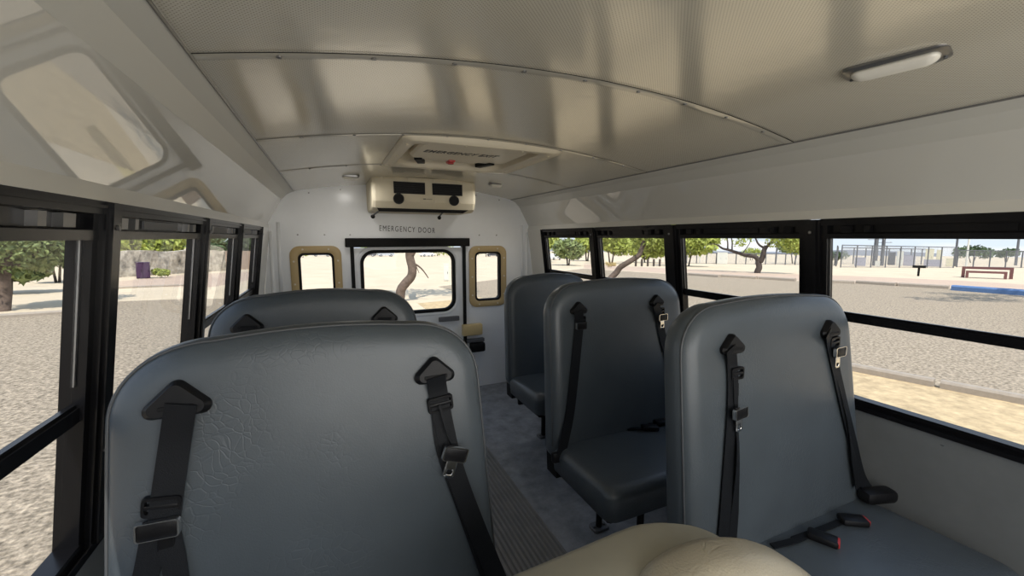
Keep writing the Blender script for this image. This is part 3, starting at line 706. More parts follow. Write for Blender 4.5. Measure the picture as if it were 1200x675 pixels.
adjuster(b_, SP(515, 472, sD, 0), D(.10, 0, -1)); b2, p = belt(sD, [(515, 475), (524, 505), (533, 528)], [.022, .026, .02], .006, name='latch_cord'); latch(b2, SP(531, 530, sD, .022), D(-.32, 0, -1), .056)
belt(sD, [(512, 478), (519, 530), (540, 590), (575, 690), (590, 740)], [.01, .01, .01, .012, .01], .03, name='lap_belt')
# near right bench
anchor(sA, 855, 403, .10); b_, p = belt(sA, [(857, 408), (858, 425), (859, 450), (858, 490), (853, 560), (847, 640)], [.030, .013, .012, .014, .012, .010])
adjuster(b_, SP(860, 437, sA, 0), D(0, 0, -1), .058); b2, p = belt(sA, [(860, 442), (861, 480)], [.022, .014], .006, name='latch_cord'); latch(b2, SP(862, 483, sA, .020), D(.10, 0, -1), .052)
belt(sA, [(861, 450), (864, 500), (865, 540), (861, 600), (857, 650)], [.008, .01, .018, .01, .01], .036, twist=.5, name='lap_belt')
anchor(sA, 969, 385, .10); b_, p = belt(sA, [(971, 390), (973, 402), (978, 425), (988, 470), (1000, 520), (1010, 560), (1022, 580)], [.030, .013, .013, .014, .014, .016, .03])
adjuster(b_, SP(974, 401, sA, 0), D(.1, 0, -1), .058); latch(b_, SP(978, 412, sA, .008), D(.02, 0, -1), .056)
belt(sA, [(975, 415), (985, 460), (994, 500), (1001, 540), (1006, 572)], [.008, .008, .012, .02, .02], .034, twist=.6, name='lap_belt')
def CU(px, py, z=.508): return on(px, py, 2, z)
buckle(sA, CU(992, 612), (.9, -.55, 0), CU(930, 632)); buckle(sA, CU(955, 630), (.45, -.9, 0), CU(905, 640))
bm = NB(); c = CU(1028, 580, .53) - sA.location; obox(bm, c, Vector((.95, -.3, 0)).normalized(), Vector((.3, .95, 0)).normalized(), Z, .13, .06, .05, .018); obj('retractor', bm, M['plast'], sA, None, True, 40)
# middle right bench
anchor(sB, 677, 361, .095); b_, p = belt(sB, [(678, 365), (679, 378), (677, 400), (673, 440), (667, 490), (657, 535)], [.030, .013, .014, .014, .012, .035], .05)
adjuster(b_, SP(679, 375, sB, 0), D(0, 0, -1), .058); latch(b_, SP(679, 382, sB, .008), D(0, 0, -1), .054, False)
bm = NB(); c = SP(655, 535, sB, .02); obox(bm, c, EX, EZ, EN, .075, .05, .03, .010); obj('retractor', bm, M['plast'], sB, None, True, 40)
anchor(sB, 768, 352, .095); b_, p = belt(sB, [(769, 357), (772, 370), (778, 400), (787, 430), (796, 462), (803, 490)], [.030, .013, .014, .014, .014, .02])
adjuster(b_, SP(772, 365, sB, 0), D(.1, 0, -1), .058); latch(b_, SP(774, 372, sB, .008), D(.05, 0, -1), .054)
buckle(sB, CU(757, 503), (.9, -.45, 0), CU(735, 503), False); buckle(sB, CU(772, 497), (.97, -.2, 0), CU(755, 498), False)
# rear right bench: buckle end hanging at the aisle side
bm = NB(); c = SP(610, 466, sC, .03); obox(bm, c, EX, EZ, EN, .045, .10, .03, .010); tube(bm, [c + EZ * .04, c + EZ * .10 + D(.04, .03, 0)], .008, 8); obj('buckle', bm, M['plast'], sC, None, True, 40)
# rear left bench
for q in ((290, 379), (450, 369)):
    anchor(sE, q[0], q[1], .105); belt(sE, [(q[0] + 1, q[1] + 3), (q[0], q[1] + 40), (q[0] - 1, q[1] + 110)], [.03, .012, .012])

# ------------------------------------------------------------------ tan driver's seat near the lens
dv = thing('driver_seat', 'tan creased vinyl driver seat back, cropped by the bottom of the view', 'driver seat', (-.25, .30, 0)); L0 = dv.location
def ppoly(pix, yv, yd): return [(on(px, py, 1, yv)) for px, py in pix]
def puff(pix, y0, t, rf, mat, name):
    base = [on(px, py, 1, y0 + t - rf * .6) for px, py in pix]; base = smooth_path(base, 4)
    ol = [(p.x, p.z) for p in base]; zb = .54
    xr, xl = ol[-1][0], ol[0][0]
    ol = ol + [(xr, zb + .12), (xr - .01, zb + .06), (xr - .05, zb), ((xl + xr) / 2, zb), (xl + .05, zb), (xl + .01, zb + .06), (xl, zb + .12)]
    cxx = (min(p[0] for p in ol) + max(p[0] for p in ol)) / 2; czz = (zb + max(p[1] for p in ol)) / 2 - .02
    hw = (max(p[0] for p in ol) - min(p[0] for p in ol)) / 2; hh = max(p[1] for p in ol) - czz
    def ring(ins, dep, sc=1):
        fx, fz = 1 - ins / hw, 1 - ins / hh
        return [(cxx + (p[0] - cxx) * fx * sc, y0 + dep, czz + (p[1] - czz) * fz * sc) for p in ol]
    rg = [ring(rf, -rf - .01, .15), ring(rf, -rf - .008, .5), ring(rf, -rf - .003, .85)]
    for k in range(9):
        a = math.pi / 2 * k / 8; rg.append(ring(rf * (1 - math.sin(a)), -rf * math.cos(a)))
    for k in range(1, 7):
        a = math.pi / 2 * k / 6; rg.append(ring(rf * (1 - math.cos(a)), t - rf + rf * math.sin(a)))
    rg.append(ring(rf, t, .3))
    bm = NB(); loft(bm, rg); return obj(name, bm, mat, dv, L0, True)
bkk = puff([(560, 730), (575, 700), (592, 680), (625, 665), (680, 642), (735, 619), (762, 612), (790, 612), (820, 617), (848, 632), (872, 660), (884, 700)], .46, .10, .035, M['tansm'], 'backrest')
puff([(735, 720), (752, 672), (790, 643), (830, 630), (868, 629), (898, 638), (922, 655), (940, 680), (950, 720)], .40, .07, .05, M['tanv'], 'bolster')
bm = NB(); rg = []
for k in range(7):
    a = math.pi / 2 * k / 6; rf = .05; rg.append([(p[0], p[1], .55 - rf + rf * math.sin(a)) for p in rrect(-.50 + rf * (1 - math.cos(a)), .02 - rf * (1 - math.cos(a)), -.02 + rf * (1 - math.cos(a)), .46 - rf * (1 - math.cos(a)), .06)])
loft(bm, [[(p[0], p[1], .44) for p in rrect(-.50, .02, -.02, .46, .06)]] + rg); obj('cushion', bm, M['tansm'], dv, L0, True, 60)
bm = NB(); box(bm, (-.36, .10, .0), (-.12, .36, .44), .02); obj('pedestal', bm, M['blackm'], dv, L0)

# ------------------------------------------------------------------ outside: the lot falls away gently from the parked bus
on_bus = {}
def depth_flat(px, py):                                       # depth the same spot would have on a lot level with the bus
    d = RT0 * ((px - 600) / FPX) + FW0 + UP0 * ((337.5 - py) / FPX); return (GZ - CP.z) / d.z
RT0, UP0, FW0 = RT.copy(), UP.copy(), FW.copy()
SLOPE_N = Vector((.0247, .023, 1)).normalized()
TILT = Z.rotation_difference(SLOPE_N).to_matrix()
TI = TILT.inverted(); RT, UP, FW = TI @ RT, TI @ UP, TI @ FW
BEFORE = set(o.name for o in bpy.data.objects)
# ------------------------------------------------------------------ outside: ground
def flat(name, pts, z, mat, label, th=.05, sub=None):
    bm = NB(); loft(bm, [[(p[0], p[1], z - th) for p in pts], [(p[0], p[1], z) for p in pts]])
    return struct(obj(name, bm, mat), label)
flat('ground', [(-300, -150), (500, -150), (500, 500), (-300, 500)], GZ - .012, M['sand'], 'pale sunlit dirt ground around the lot')
# gravel lot left and right of the bus, sandy strip beside the bus
flat('ground_gravel_left', [(-90, -60), (2.2, -60), (2.2, 6), (.6, 8)] + [G(*p) for p in ((318, 350), (222, 350), (140, 353), (75, 367), (0, 372), (-150, 383))] + [(-90, 10)], GZ - .004, M['gravel'], 'grey gravel lot left of the bus')
nc0, nc1 = G(990, 432), G(1200, 473); dirn = (nc0 - nc1).normalized()
a0, a1 = nc1 - dirn * 40, nc0 + dirn * 14
fc = [G(800, 322), G(880, 327), G(1000, 332), G(1117, 338), G(1200, 344)]; e0 = fc[0] + (fc[0] - fc[1]).normalized() * 14; e1 = fc[-1] + (fc[-1] - fc[-2]).normalized() * 30
flat('ground_gravel_right', [a0, a1, a1 + D(-.5, 6, 0), e0] + fc + [e1], GZ - .004, M['gravel'], 'wide grey gravel lot right of the bus')
flat('ground_dirt_strip', [(1.4, -45), a0, a1, (2.6, 17)], GZ - .002, M['dirt'], 'tan sandy strip beside the bus')
rd = [p + (p - D(CP.x, CP.y, p.z)) * .03 for p in [e0] + fc + [e1]]; rd2 = [p + (p - D(CP.x, CP.y, p.z)) * .30 for p in rd]
flat('ground_path', rd + rd2[::-1], GZ - .006, M['road'], 'reddish dirt road beyond the gravel lot')
gb0 = [G(135, 336), G(250, 336), G(300, 326), G(300, 318), G(215, 322), G(135, 330)]
flat('ground_path_left', gb0, GZ - .006, M['road'], 'dirt track in front of the stone wall')
yg = [G(500, 372), G(545, 368), G(545, 362), G(500, 364)]
flat('ground_grass_strip', yg, GZ - .002, M['drygrass'], 'strip of dry yellow grass behind the bus')
def kerb(p, q, w, h, name, mat, label, cat, seg=1, group=None):
    p, q = Vector(p), Vector(q); d = (q - p).normalized(); n = Vector((-d.y, d.x, 0)); out = []
    bm = NB(); L_ = (q - p).length
    prf = [(-w / 2, 0), (-w / 2, h * .75), (-w * .35, h), (w * .35, h), (w / 2, h * .75), (w / 2, 0)]
    loft(bm, [[p + d * t_ + n * x + Z * (z - .02) for x, z in prf] for t_ in (0, L_)])
    o = obj(name, bm, mat, None, (p + q) / 2); tag(o, label, cat, group); return o
kk = nc1 - dirn * 3
for i, lab in enumerate(('low concrete kerb edging the sandy strip, the piece nearest the widest window\'s front', 'low concrete kerb edging the sandy strip, piece passing behind the near right bench', 'low concrete kerb edging the sandy strip, far piece seen past the middle post')):
    kerb(nc1 - dirn * 4 + dirn * (4.98 * i), nc1 - dirn * 4 + dirn * (4.98 * i + 4.9), .18, .15, 'concrete_kerb', M['conc'], lab, 'kerb', group='concrete kerbs along the sandy strip')
stops = [((795, 322.5), (806, 323)), ((808, 322.5), (843, 325)), ((846, 324.5), (887, 327)), ((890, 327), (932, 329.5)), ((968, 331), (1001, 332.5)), ((1004, 332), (1050, 335)), ((1053, 335), (1112, 338.5))]
labs = ['concrete wheel stop at the far gravel edge, short piece at the left', 'concrete wheel stop left of the forked tree, second in the row', 'concrete wheel stop straight in front of the forked tree', 'concrete wheel stop right of the forked tree', 'concrete wheel stop below the substation\'s left corner', 'concrete wheel stop below the substation boxes and grill', 'concrete wheel stop next to the blue one']
for (p, q), lab in zip(stops, labs): kerb(G(*p), G(*q), .45, .26, 'wheel_stop', M['conc'], lab, 'wheel stop', group='wheel stops along the gravel lot')
kerb(G(1117, 340), G(1204, 346.5), .5, .36, 'wheel_stop', M['blue'], 'long blue painted wheel stop in front of the maroon bench', 'wheel stop', group='wheel stops along the gravel lot')
kerb(G(-30, 374), G(78, 367), .3, .12, 'concrete_kerb', M['conc'], 'pale kerb on the left beyond the gravel, below the left tree', 'kerb')
kerb(G(135, 338), G(232, 334), .3, .10, 'concrete_kerb', M['conc'], 'low kerb on the left between gravel and stone wall', 'kerb')
# ------------------------------------------------------------------ outside: trees
def leaves(bm, c, r, n, sz, flat_=.75, rnd=random):
    c = Vector(c)
    for _ in range(int(n * 3)):
        v = Vector((rnd.gauss(0, 1), rnd.gauss(0, 1), rnd.gauss(0, 1))).normalized() * (rnd.random() ** .4)
        p = c + Vector((v.x * r, v.y * r, v.z * r * flat_))
        a = Vector((rnd.gauss(0, 1), rnd.gauss(0, 1), rnd.gauss(0, 1))).normalized(); b = a.orthogonal().normalized(); b.rotate(Matrix.Rotation(rnd.random() * 6.28, 3, a))
        s = sz * rnd.uniform(.6, 1.4); w = a.cross(b)
        bm.faces.new([bm.verts.new(q) for q in (p - b * s, p - w * s * .45 + a * s * .1, p + b * s, p + w * s * .45 + a * s * .1)])
def tree(name, label, cat, base, limbs, clumps, bark, leaf, sz, group=None):
    sc = KS[0]; sz = sz * sc
    t_ = thing(name, label, cat, base, group); base = Vector(base)
    bm = NB()
    for pts, rs in limbs:
        sp_ = smooth_path(pts, 4); n = len(sp_) - 1
        rr = [(rs[0] + (rs[1] - rs[0]) * i / n) * sc for i in range(n + 1)]
        sp_ = [p + Vector((mnoise.noise(p * 1.3), mnoise.noise(p * 1.3 + Vector((7, 0, 0))), 0)) * rr[i] * .8 for i, p in enumerate(sp_)]
        tube(bm, sp_, rr, 9)
    obj('trunk', bm, bark, t_, base, True)
    if clumps:
        bm = NB()
        for c, r, n in clumps: leaves(bm, c, r * sc, n, sz)
        obj('crown', bm, leaf, t_, base, recalc=False)
    return t_
def PY(y): return lambda px, py: on(px, py, 1, y)
KS = [1.0]
def TB(px, py):
    b = G(px, py); KS[0] = depth(b) / depth_flat(px, py); return b
def PD(base):                                                 # upright plane through a ground point, facing the bus
    b = Vector(base); n = Vector((b.x - CP.x, b.y - CP.y, 0)).normalized(); dd = (b - CP).dot(n)
    return lambda px, py, off=0: CP + ray(px, py) * ((dd + off * KS[0]) / ray(px, py).dot(n))
def crown_over(P, spots, rscale, n): return [(P(px, py, off), r * rscale, n) for px, py, off, r in spots]
# bent tree behind the rear door
b = TB(471, 353); P = PD(b); q = lambda *a: [P(*x) for x in a]
tree('bent_tree', 'bent brown tree trunk seen through the rear emergency door window', 'tree', b,
     [([b - Z * .1] + q((471, 347), (472, 339), (477, 331), (482, 324), (484, 313), (482, 303), (481, 296)) + [P(480, 275), P(476, 240)], (.17, .14)), (q((482, 300), (489, 285), (500, 250)), (.12, .06)), (q((484, 308), (493, 314), (502, 326)), (.04, .015)), (q((487, 310), (491, 320)), (.02, .008))],
     [(P(440, 215), 1.3, 260), (P(480, 195), 1.5, 300), (P(530, 205), 1.4, 280)], M['barkp'], M['leafa'], .10)
# leaning tree in the right windows
b = TB(700, 338); P = PD(b); q = lambda *a: [P(*x) for x in a]
tree('leaning_tree', 'leaning trunk with yellow-green crown in the second window from the rear', 'tree', b,
     [([b - Z * .1] + q((711, 331), (723, 320), (729, 312), (740, 305), (749, 299), (752, 291)) + [P(760, 270), P(775, 240)], (.15, .08))],
     crown_over(P, [(760, 283, .5, 1), (772, 289, 1, .9), (785, 282, 0, 1), (770, 268, 0, 1.4), (740, 262, .6, 1.3), (712, 274, 1, .9), (795, 262, 0, 1.4)], .75, 240), M['barkp'], M['leafa'], .09)
# forked mesquite
b = TB(888, 320); P = PD(b); q = lambda *a: [P(*x) for x in a]
tree('forked_tree', 'forked dark mesquite tree standing in the open dirt beyond the gravel', 'tree', b,
     [([b - Z * .1] + q((888, 312), (889, 306)), (.19, .16)), (q((889, 307), (884, 301), (874, 299), (864, 296), (855, 293), (847, 291), (841, 287)), (.15, .05)),
      (q((890, 307), (893, 299), (896, 292), (898, 288)), (.17, .12)), (q((898, 290), (904, 283), (912, 272)), (.09, .05)), (q((897, 291), (890, 287), (884, 276)), (.08, .04)), (q((858, 294), (858, 284), (856, 272)), (.05, .03)), (q((853, 292), (852, 280), (850, 270)), (.05, .03)), (q((870, 297), (878, 286), (882, 276)), (.03, .015)), (q((845, 290), (838, 286), (828, 287)), (.04, .02))],
     crown_over(P, [(926, 280, 0, 1), (934, 287, .5, 1), (920, 272, 0, 1.2), (880, 264, 0, 1.6), (850, 264, 0, 1.6)], .85, 150) + [(P(866, 283), .5, 30), (P(905, 284), .5, 30)], M['bark'], M['leafa'], .10)
# left tree
b = TB(5, 364); P = PD(b); q = lambda *a: [P(*x) for x in a]
tree('gnarled_tree', 'gnarled shaggy tree at the left side of the gravel', 'tree', b,
     [([b - Z * .1] + q((4, 355), (6, 342), (5, 328), (7, 318), (8, 300), (6, 275)), (.17, .11)), (q((7, 322), (16, 313), (30, 306), (48, 292)), (.07, .03)), (q((5, 325), (-8, 310), (-20, 290)), (.07, .03))],
     crown_over(P, [(15, 285, 0, 1), (40, 280, .5, 1.1), (-10, 290, 0, 1.1), (60, 290, 1, .9), (30, 300, 1, .8), (72, 276, 1.4, 1)], 1.0, 260), M['barkp'], M['leafb'], .10)
def bush(name, label, px0, px1, ytop, ybase, low, leaf, n, cat='tree', group='trees beyond the lot', sz=.17, gnd=None):
    low = low or .45
    b = gnd if gnd is not None else G((px0 + px1) / 2, ybase)
    P = PD(b); w = (P(px1, ybase) - P(px0, ybase)).length; top = P((px0 + px1) / 2, ytop); h = top.z - GZ
    t_ = thing(name, label, cat, b, group); bm = NB()
    u = (P(px1, ybase) - P(px0, ybase)); u.z = 0; u.normalize(); fwd = Vector((-u.y, u.x, 0))
    k = max(3, int(w / max(h * .7, .3)) * 2)
    for i in range(k):
        f = (i + .5) / k - .5; hh = h * (low + (.72 - low) * random.random() - .3 * abs(f) ** 2)
        leaves(bm, b + u * (f * w * .85) + fwd * random.uniform(-.2, .2) * h + Z * hh, max(w / k, h * .30), max(20, n // k), sz * max(1, h / 2.5), .85)
    obj('crown', bm, leaf, t_, b, recalc=False)
    bm = NB()
    for q in (-.12, .1): tube(bm, [b + u * q * w * .3 - Z * .05, b + u * q * w * .8 + Z * h * .35, b + u * q * w * 1.4 + Z * h * .7], [h * .022, h * .017, h * .01], 7)
    obj('trunk', bm, M['bark'], t_, b, True); return t_
bush('leafy_tree', 'bright green tree at the left edge of the window with the forked tree', 776, 834, 270, 312, 0, M['leafa'], 900)
bush('leafy_tree', 'low green tree behind the pale shed, left of the forked trunk', 868, 893, 290, 305, 0, M['leafa'], 300)
bush('leafy_tree', 'pale green tree at the right edge behind the forked tree', 912, 948, 277, 309, 0, M['leafb'], 500)
bush('leafy_tree', 'yellow-green tree in the rearmost right window, left part', 622, 648, 265, 307, 0, M['leafa'], 500)
bush('leafy_tree', 'darker tree with thin trunk in the middle of the rearmost right window', 654, 678, 268, 311, 0, M['leafb'], 420)
bush('leafy_tree', 'yellow-green tree at the right of the rearmost right window', 676, 700, 266, 306, 0, M['leafa'], 450)
bush('leafy_tree', 'yellow-green tree left of the leaning trunk', 697, 735, 266, 309, 0, M['leafa'], 700)
bush('leafy_tree', 'green tree behind the leaning trunk top', 733, 782, 270, 308, 0, M['leafa'], 700)
bush('leafy_tree', 'small dark tree left of the substation', 968, 992, 292, 308, 0, M['leafd'], 260)
bush('leafy_tree', 'broad dark green tree line right of the substation', 1116, 1162, 288, 308, 0, M['leafd'], 600)
bush('leafy_tree', 'round dark tree at the right end of the far fence', 1166, 1192, 289, 307, 0, M['leafd'], 360)
bush('leafy_tree', 'olive tree behind the gnarled tree on the left', -30, 50, 262, 345, 0, M['leafb'], 1100, sz=.16)
bush('leafy_tree', 'dark olive tree right of the gnarled tree', 40, 96, 268, 331, 0, M['leafb'], 800)
bush('leafy_tree', 'bright tree over the purple bin', 128, 214, 262, 313, 0, M['leafa'], 1300, sz=.2)
bush('leafy_tree', 'dark tree above the stone wall in the third left window', 236, 266, 268, 312, 0, M['leafd'], 500)
bush('leafy_tree', 'dark tree above the stone wall in the fourth left window', 278, 300, 270, 308, 0, M['leafd'], 400)
bush('round_shrub', 'round green shrub in front of the stone wall, right of the purple bin', 180, 198, 313, 325.5, 0, M['leafa'], 200, 'shrub', None, .10)
bush('leafy_tree', 'low green tree seen through the small left rear window', 349, 361, 291, 302, 0, M['leafa'], 200)
bush('leafy_tree', 'green tree at the far side of the rear door window, left', 424, 450, 284, 300, 0, M['leafb'], 300)
bush('leafy_tree', 'green tree at the far side of the rear door window, right of the bent trunk', 492, 530, 282, 300, 0, M['leafa'], 400)
bush('leafy_tree', 'green tree seen through the small right rear window', 556, 586, 284, 301, 0, M['leafb'], 300)
# low autumn shrub
bush('orange_shrub', 'small orange-yellow shrub in the second right window from the rear', 709, 722, 307, 314, 0, M['drygrass'], 120, 'shrub', None, .10)
KS[0] = 1.0
sh_ = (G(1110, 346) + G(1190, 352)) / 2; tb = sh_ - D(.8, 3.6, 0)
tree('shade_tree', 'tree whose shadow falls across the gravel before the blue wheel stop', 'tree', tb, [([tb - Z * .1, tb + Z * 1.2, tb + D(.3, .1, 2.4), tb + D(.2, 0, 4.2)], (.17, .08)), ([tb + D(.3, .1, 2.2), tb + D(1.6, .6, 3.6)], (.08, .04)), ([tb + D(.2, .1, 2.2), tb + D(-1.6, .2, 3.6)], (.08, .04))],
     [(tb + D(x, y, z), 1.2, 60) for x, y, z in ((0, 0, 5.6), (2, .5, 5.4), (-2, .2, 5.3), (3.6, -.4, 5.6), (-3.8, .4, 5.7), (1, 1.2, 6.2), (-1.2, -.8, 6.2), (5.4, 0, 5.6))], M['bark'], M['leafa'], .16)
# ------------------------------------------------------------------ outside: built things
def upright(pxl, pxr, ytop, ybase, thick=None):
    b = G((pxl + pxr) / 2, ybase); P = PD(b); a = P(pxl, ybase); c = P(pxr, ybase); w = (c - a).length; h = P((pxl + pxr) / 2, ytop).z - GZ
    u = (c - a); u.z = 0; u.normalize(); f = Vector((-u.y, u.x, 0)); return b, u, f, w, h
def cabinet(name, label, cat, pxl, pxr, yt, yb_, mat, doors=2, group=None, depth_=.9, roof=None, legs=False):
    b, u, f, w, h = upright(pxl, pxr, yt, yb_); t_ = thing(name, label, cat, b, group); dp = min(w, 2.0) * depth_
    bm = NB(); obox(bm, b + Z * h * .5, u, f, Z, w, dp, h, .02); obj('body', bm, mat, t_, b)
    for k in range(doors):
        bm = NB(); obox(bm, b - f * (dp / 2 + .015) + u * w * ((k + .5) / doors - .5) + Z * h * .48, u, f, Z, w / doors * .86, .03, h * .82, .008); d_ = obj('door', bm, mat, t_, b)
        bm = NB(); obox(bm, b - f * (dp / 2 + .04) + u * w * ((k + .75) / doors - .5) + Z * h * .5, u, f, Z, .03, .03, h * .12); obj('handle', bm, M['blackm'], d_, b)
    bm = NB(); obox(bm, b + Z * (h + .02), u, f, Z, w * 1.05, dp * 1.06, .06, .015); obj('lid', bm, roof or mat, t_, b); return t_
cabinet('utility_shed', 'pale utility cabinet with dark gap beside the fence, left of the forked tree', 'cabinet', 840, 852, 296, 309.5, M['util'], 2)
cabinet('transformer_cabinet', 'low lilac-grey transformer box at the left of the substation', 'transformer', 1001, 1014, 302, 311.5, M['utilg'], 3, 'substation cabinets')
cabinet('transformer_cabinet', 'small white box low between the substation poles', 'transformer', 1025, 1031, 306, 312.2, M['util'], 1, 'substation cabinets')
cabinet('transformer_cabinet', 'tall dark grey switch box right of the substation poles', 'transformer', 1040, 1048.5, 296, 310.5, M['steel'], 1, 'substation cabinets')
cabinet('transformer_cabinet', 'tall white cabinet in the middle of the substation', 'transformer', 1050, 1057.5, 294.5, 311.5, M['util'], 1, 'substation cabinets')
cabinet('transformer_cabinet', 'lilac-grey cabinet right of the tall white cabinet', 'transformer', 1058, 1072, 299, 311.5, M['utilg'], 3, 'substation cabinets')
cabinet('transformer_cabinet', 'large cream cabinet in the substation above the grill', 'transformer', 1083, 1093, 292, 310.8, M['utily'], 1, 'substation cabinets')
cabinet('transformer_cabinet', 'cream cabinet at the right end of the substation', 'transformer', 1096, 1103, 293, 310.8, M['utily'], 1, 'substation cabinets')
cabinet('transformer_cabinet', 'dark radiator box under the cream cabinets', 'transformer', 1082, 1103, 304.5, 312.2, M['utilg'], 6, 'substation cabinets')
cabinet('meter_box', 'small pale box beside the fence right of the substation', 'box', 1108, 1117, 303, 312, M['utily'], 2)
cabinet('utility_box', 'white utility box standing in the dirt right of the bent tree', 'box', 520, 526, 310, 329, M['util'], 1)
cabinet('purple_bin', 'dark purple bin standing by the stone wall on the left', 'bin', 160, 176.5, 308, 326, M['purple'], 2)
def pole(name, label, cat, px, yt, yb_, r, mat, arms=(), group=None):
    b = G(px, yb_); P = PD(b); h = P(px, max(yt, 262)).z - GZ; t_ = thing(name, label, cat, b, group)
    bm = NB(); tube(bm, [b - Z * .05, b + Z * h], [r, r * .8], 9); obj('shaft', bm, mat, t_, b, True, 40)
    u = (P(px + 1, yb_) - b); u.z = 0; u.normalize(); f = Vector((-u.y, u.x, 0))
    for fr, w in arms:
        bm = NB(); obox(bm, b + Z * h * fr, u, f, Z, w, .09, .09); a_ = obj('crossarm', bm, mat, t_, b)
        bm = NB()
        for s in (-1, 1): tube(bm, [b + Z * (h * fr + .04) + u * s * w * .42, b + Z * (h * fr + .24) + u * s * w * .42], [.07, .04], 8)
        obj('insulators', bm, M['util'], a_, b)
    return t_
pole('utility_pole', 'thick dark pole with insulators at the left of the substation poles', 'pole', 1024.5, 262, 311.3, .40, M['steel'], ((.45, 3.4), (.62, 2.8)), 'substation poles')
pole('utility_pole', 'thick dark pole with insulators at the right of the substation poles', 'pole', 1033, 262, 311.3, .34, M['steel'], ((.4, 3.2), (.55, 2.6)), 'substation poles')
pole('utility_pole', 'tall dark pole at the right end of the substation', 'pole', 1118.5, 262, 312, .22, M['steel'])
pole('utility_pole', 'pale slim pole right of the substation', 'pole', 1132, 266, 312, .20, M['util'])
pole('utility_pole', 'grey pole at the far right behind the maroon bench', 'pole', 1190, 266, 311, .28, M['steel'])
pole('utility_pole', 'thin grey pole in the window with the forked tree', 'pole', 909, 266, 309, .16, M['steel'])
pole('utility_pole', 'thin pale pole left of the pale utility cabinet', 'pole', 820, 270, 308, .14, M['util'])
def fence(label, p0, p1, h, n, group=None):
    p0, p1 = Vector(p0), Vector(p1); t_ = thing('chain_link_fence', label, 'fence', p0, group); d = p1 - p0; L_ = d.length
    for i in range(n + 1):
        p = p0 + d * i / n; bm = NB(); tube(bm, [p - Z * .15, p + Z * (h + .06)], .045 * max(1, depth(p0) / 35), 7); obj('post', bm, M['steel'], t_, p0, True, 40)
    bm = NB(); tube(bm, [p0 + Z * h, p1 + Z * h], .035 * max(1, depth(p0) / 35), 7); tube(bm, [p0 + Z * .08, p1 + Z * .08], .03, 7); obj('rail', bm, M['steel'], t_, p0)
    bm = NB(); v = [bm.verts.new(x) for x in (p0 + Z * .06, p1 + Z * .06, p1 + Z * h, p0 + Z * h)]; f = bm.faces.new(v); uv = bm.loops.layers.uv.new('UVMap')
    for l, c in zip(f.loops, ((0, 0), (L_, 0), (L_, h), (0, h))): l[uv].uv = c
    obj('wire_mesh', bm, M['wire'], t_, p0); return t_
def fh(px, yt, yb_): 
    b = G(px, yb_); return PD(b)(px, yt).z - GZ
s0, s1 = G(985, 312.3), G(1117, 312.8); sh = fh(985, 288, 312.3); bk = (s0 - Vector((CP.x, CP.y, GZ))).normalized() * 26
s0f, s1f = G(985, 313.4), G(1117, 313.9)
fence('front chain-link fence of the electrical substation', s0f, s1f, sh, 8, 'substation fence')
fence('rear chain-link fence of the electrical substation', s0 + bk, s1 + bk, sh, 8, 'substation fence')
fence('left side fence of the electrical substation', s0 + bk * .06 - D(1.5, 0, 0), s0 + bk * .94 - D(1.5, 0, 0), sh, 3, 'substation fence')
fence('long chain-link fence across the dirt behind the forked tree', G(793, 308.5), G(978, 311), fh(880, 297, 309), 16)
fence('long chain-link fence behind the maroon bench at the right', G(1121, 313), G(1215, 314), fh(1155, 294, 313), 5)
# maroon double-arch bench
t_ = thing('arch_bench', 'maroon double arch frame standing in the dirt by the right window edge', 'bench', G(1156, 326)); b = t_.location.copy(); P = PD(b)
def arch_(x0, x1, yt, th, name, dz):
    a, c, tp = P(x0, 326, dz), P(x1, 326, dz), P((x0 + x1) / 2, yt, dz); a.z = c.z = GZ; h = tp.z - GZ; u = (c - a).normalized(); f = Vector((-u.y, u.x, 0)); w = (c - a).length; mid = (a + c) / 2
    o1 = [(-w / 2, 0), (-w / 2, h), (w / 2, h), (w / 2, 0)]; i1 = [(w / 2 - th, 0), (w / 2 - th, h - th), (-w / 2 + th, h - th), (-w / 2 + th, 0)]
    bm = NB(); loft(bm, [[mid + u * p[0] + f * q + Z * p[1] for p in o1 + i1] for q in (0, .9)], cap0=False, cap1=False)
    for q in (0, .9):
        for A_, B_, C_, D_ in ((o1[0], o1[1], i1[2], i1[3]), (o1[1], o1[2], i1[1], i1[2]), (o1[2], o1[3], i1[0], i1[1])):
            bm.faces.new([bm.verts.new(mid + u * p[0] + f * q + Z * p[1]) for p in (A_, B_, C_, D_)])
    bmesh.ops.remove_doubles(bm, verts=bm.verts, dist=1e-4); obj(name, bm, M['maroon'], t_, b)
arch_(1126, 1187, 313, .24, 'outer_arch', 0); arch_(1131, 1180, 318, .20, 'inner_arch', -1.1)
# grill on a post
b = G(1076, 323.5); P = PD(b); t_ = thing('park_grill', 'black park grill box on a single post in front of the substation', 'grill', b); h = P(1076, 311).z - GZ
bm = NB(); tube(bm, [b - Z * .05, b + Z * h * .8], .10, 8); obj('post', bm, M['blackm'], t_, b)
u = (P(1077, 323) - P(1075, 323)); u.z = 0; u.normalize(); f = Vector((-u.y, u.x, 0))
bm = NB(); obox(bm, b + Z * h * .88, u, f, Z, 1.05, .7, h * .24, .02); fb = obj('firebox', bm, M['blackm'], t_, b)
bm = NB(); tube(bm, [b + Z * h * .95 + u * .5, b + Z * h * .95 + u * .72], .03, 6); obj('handle', bm, M['steel'], fb, b)
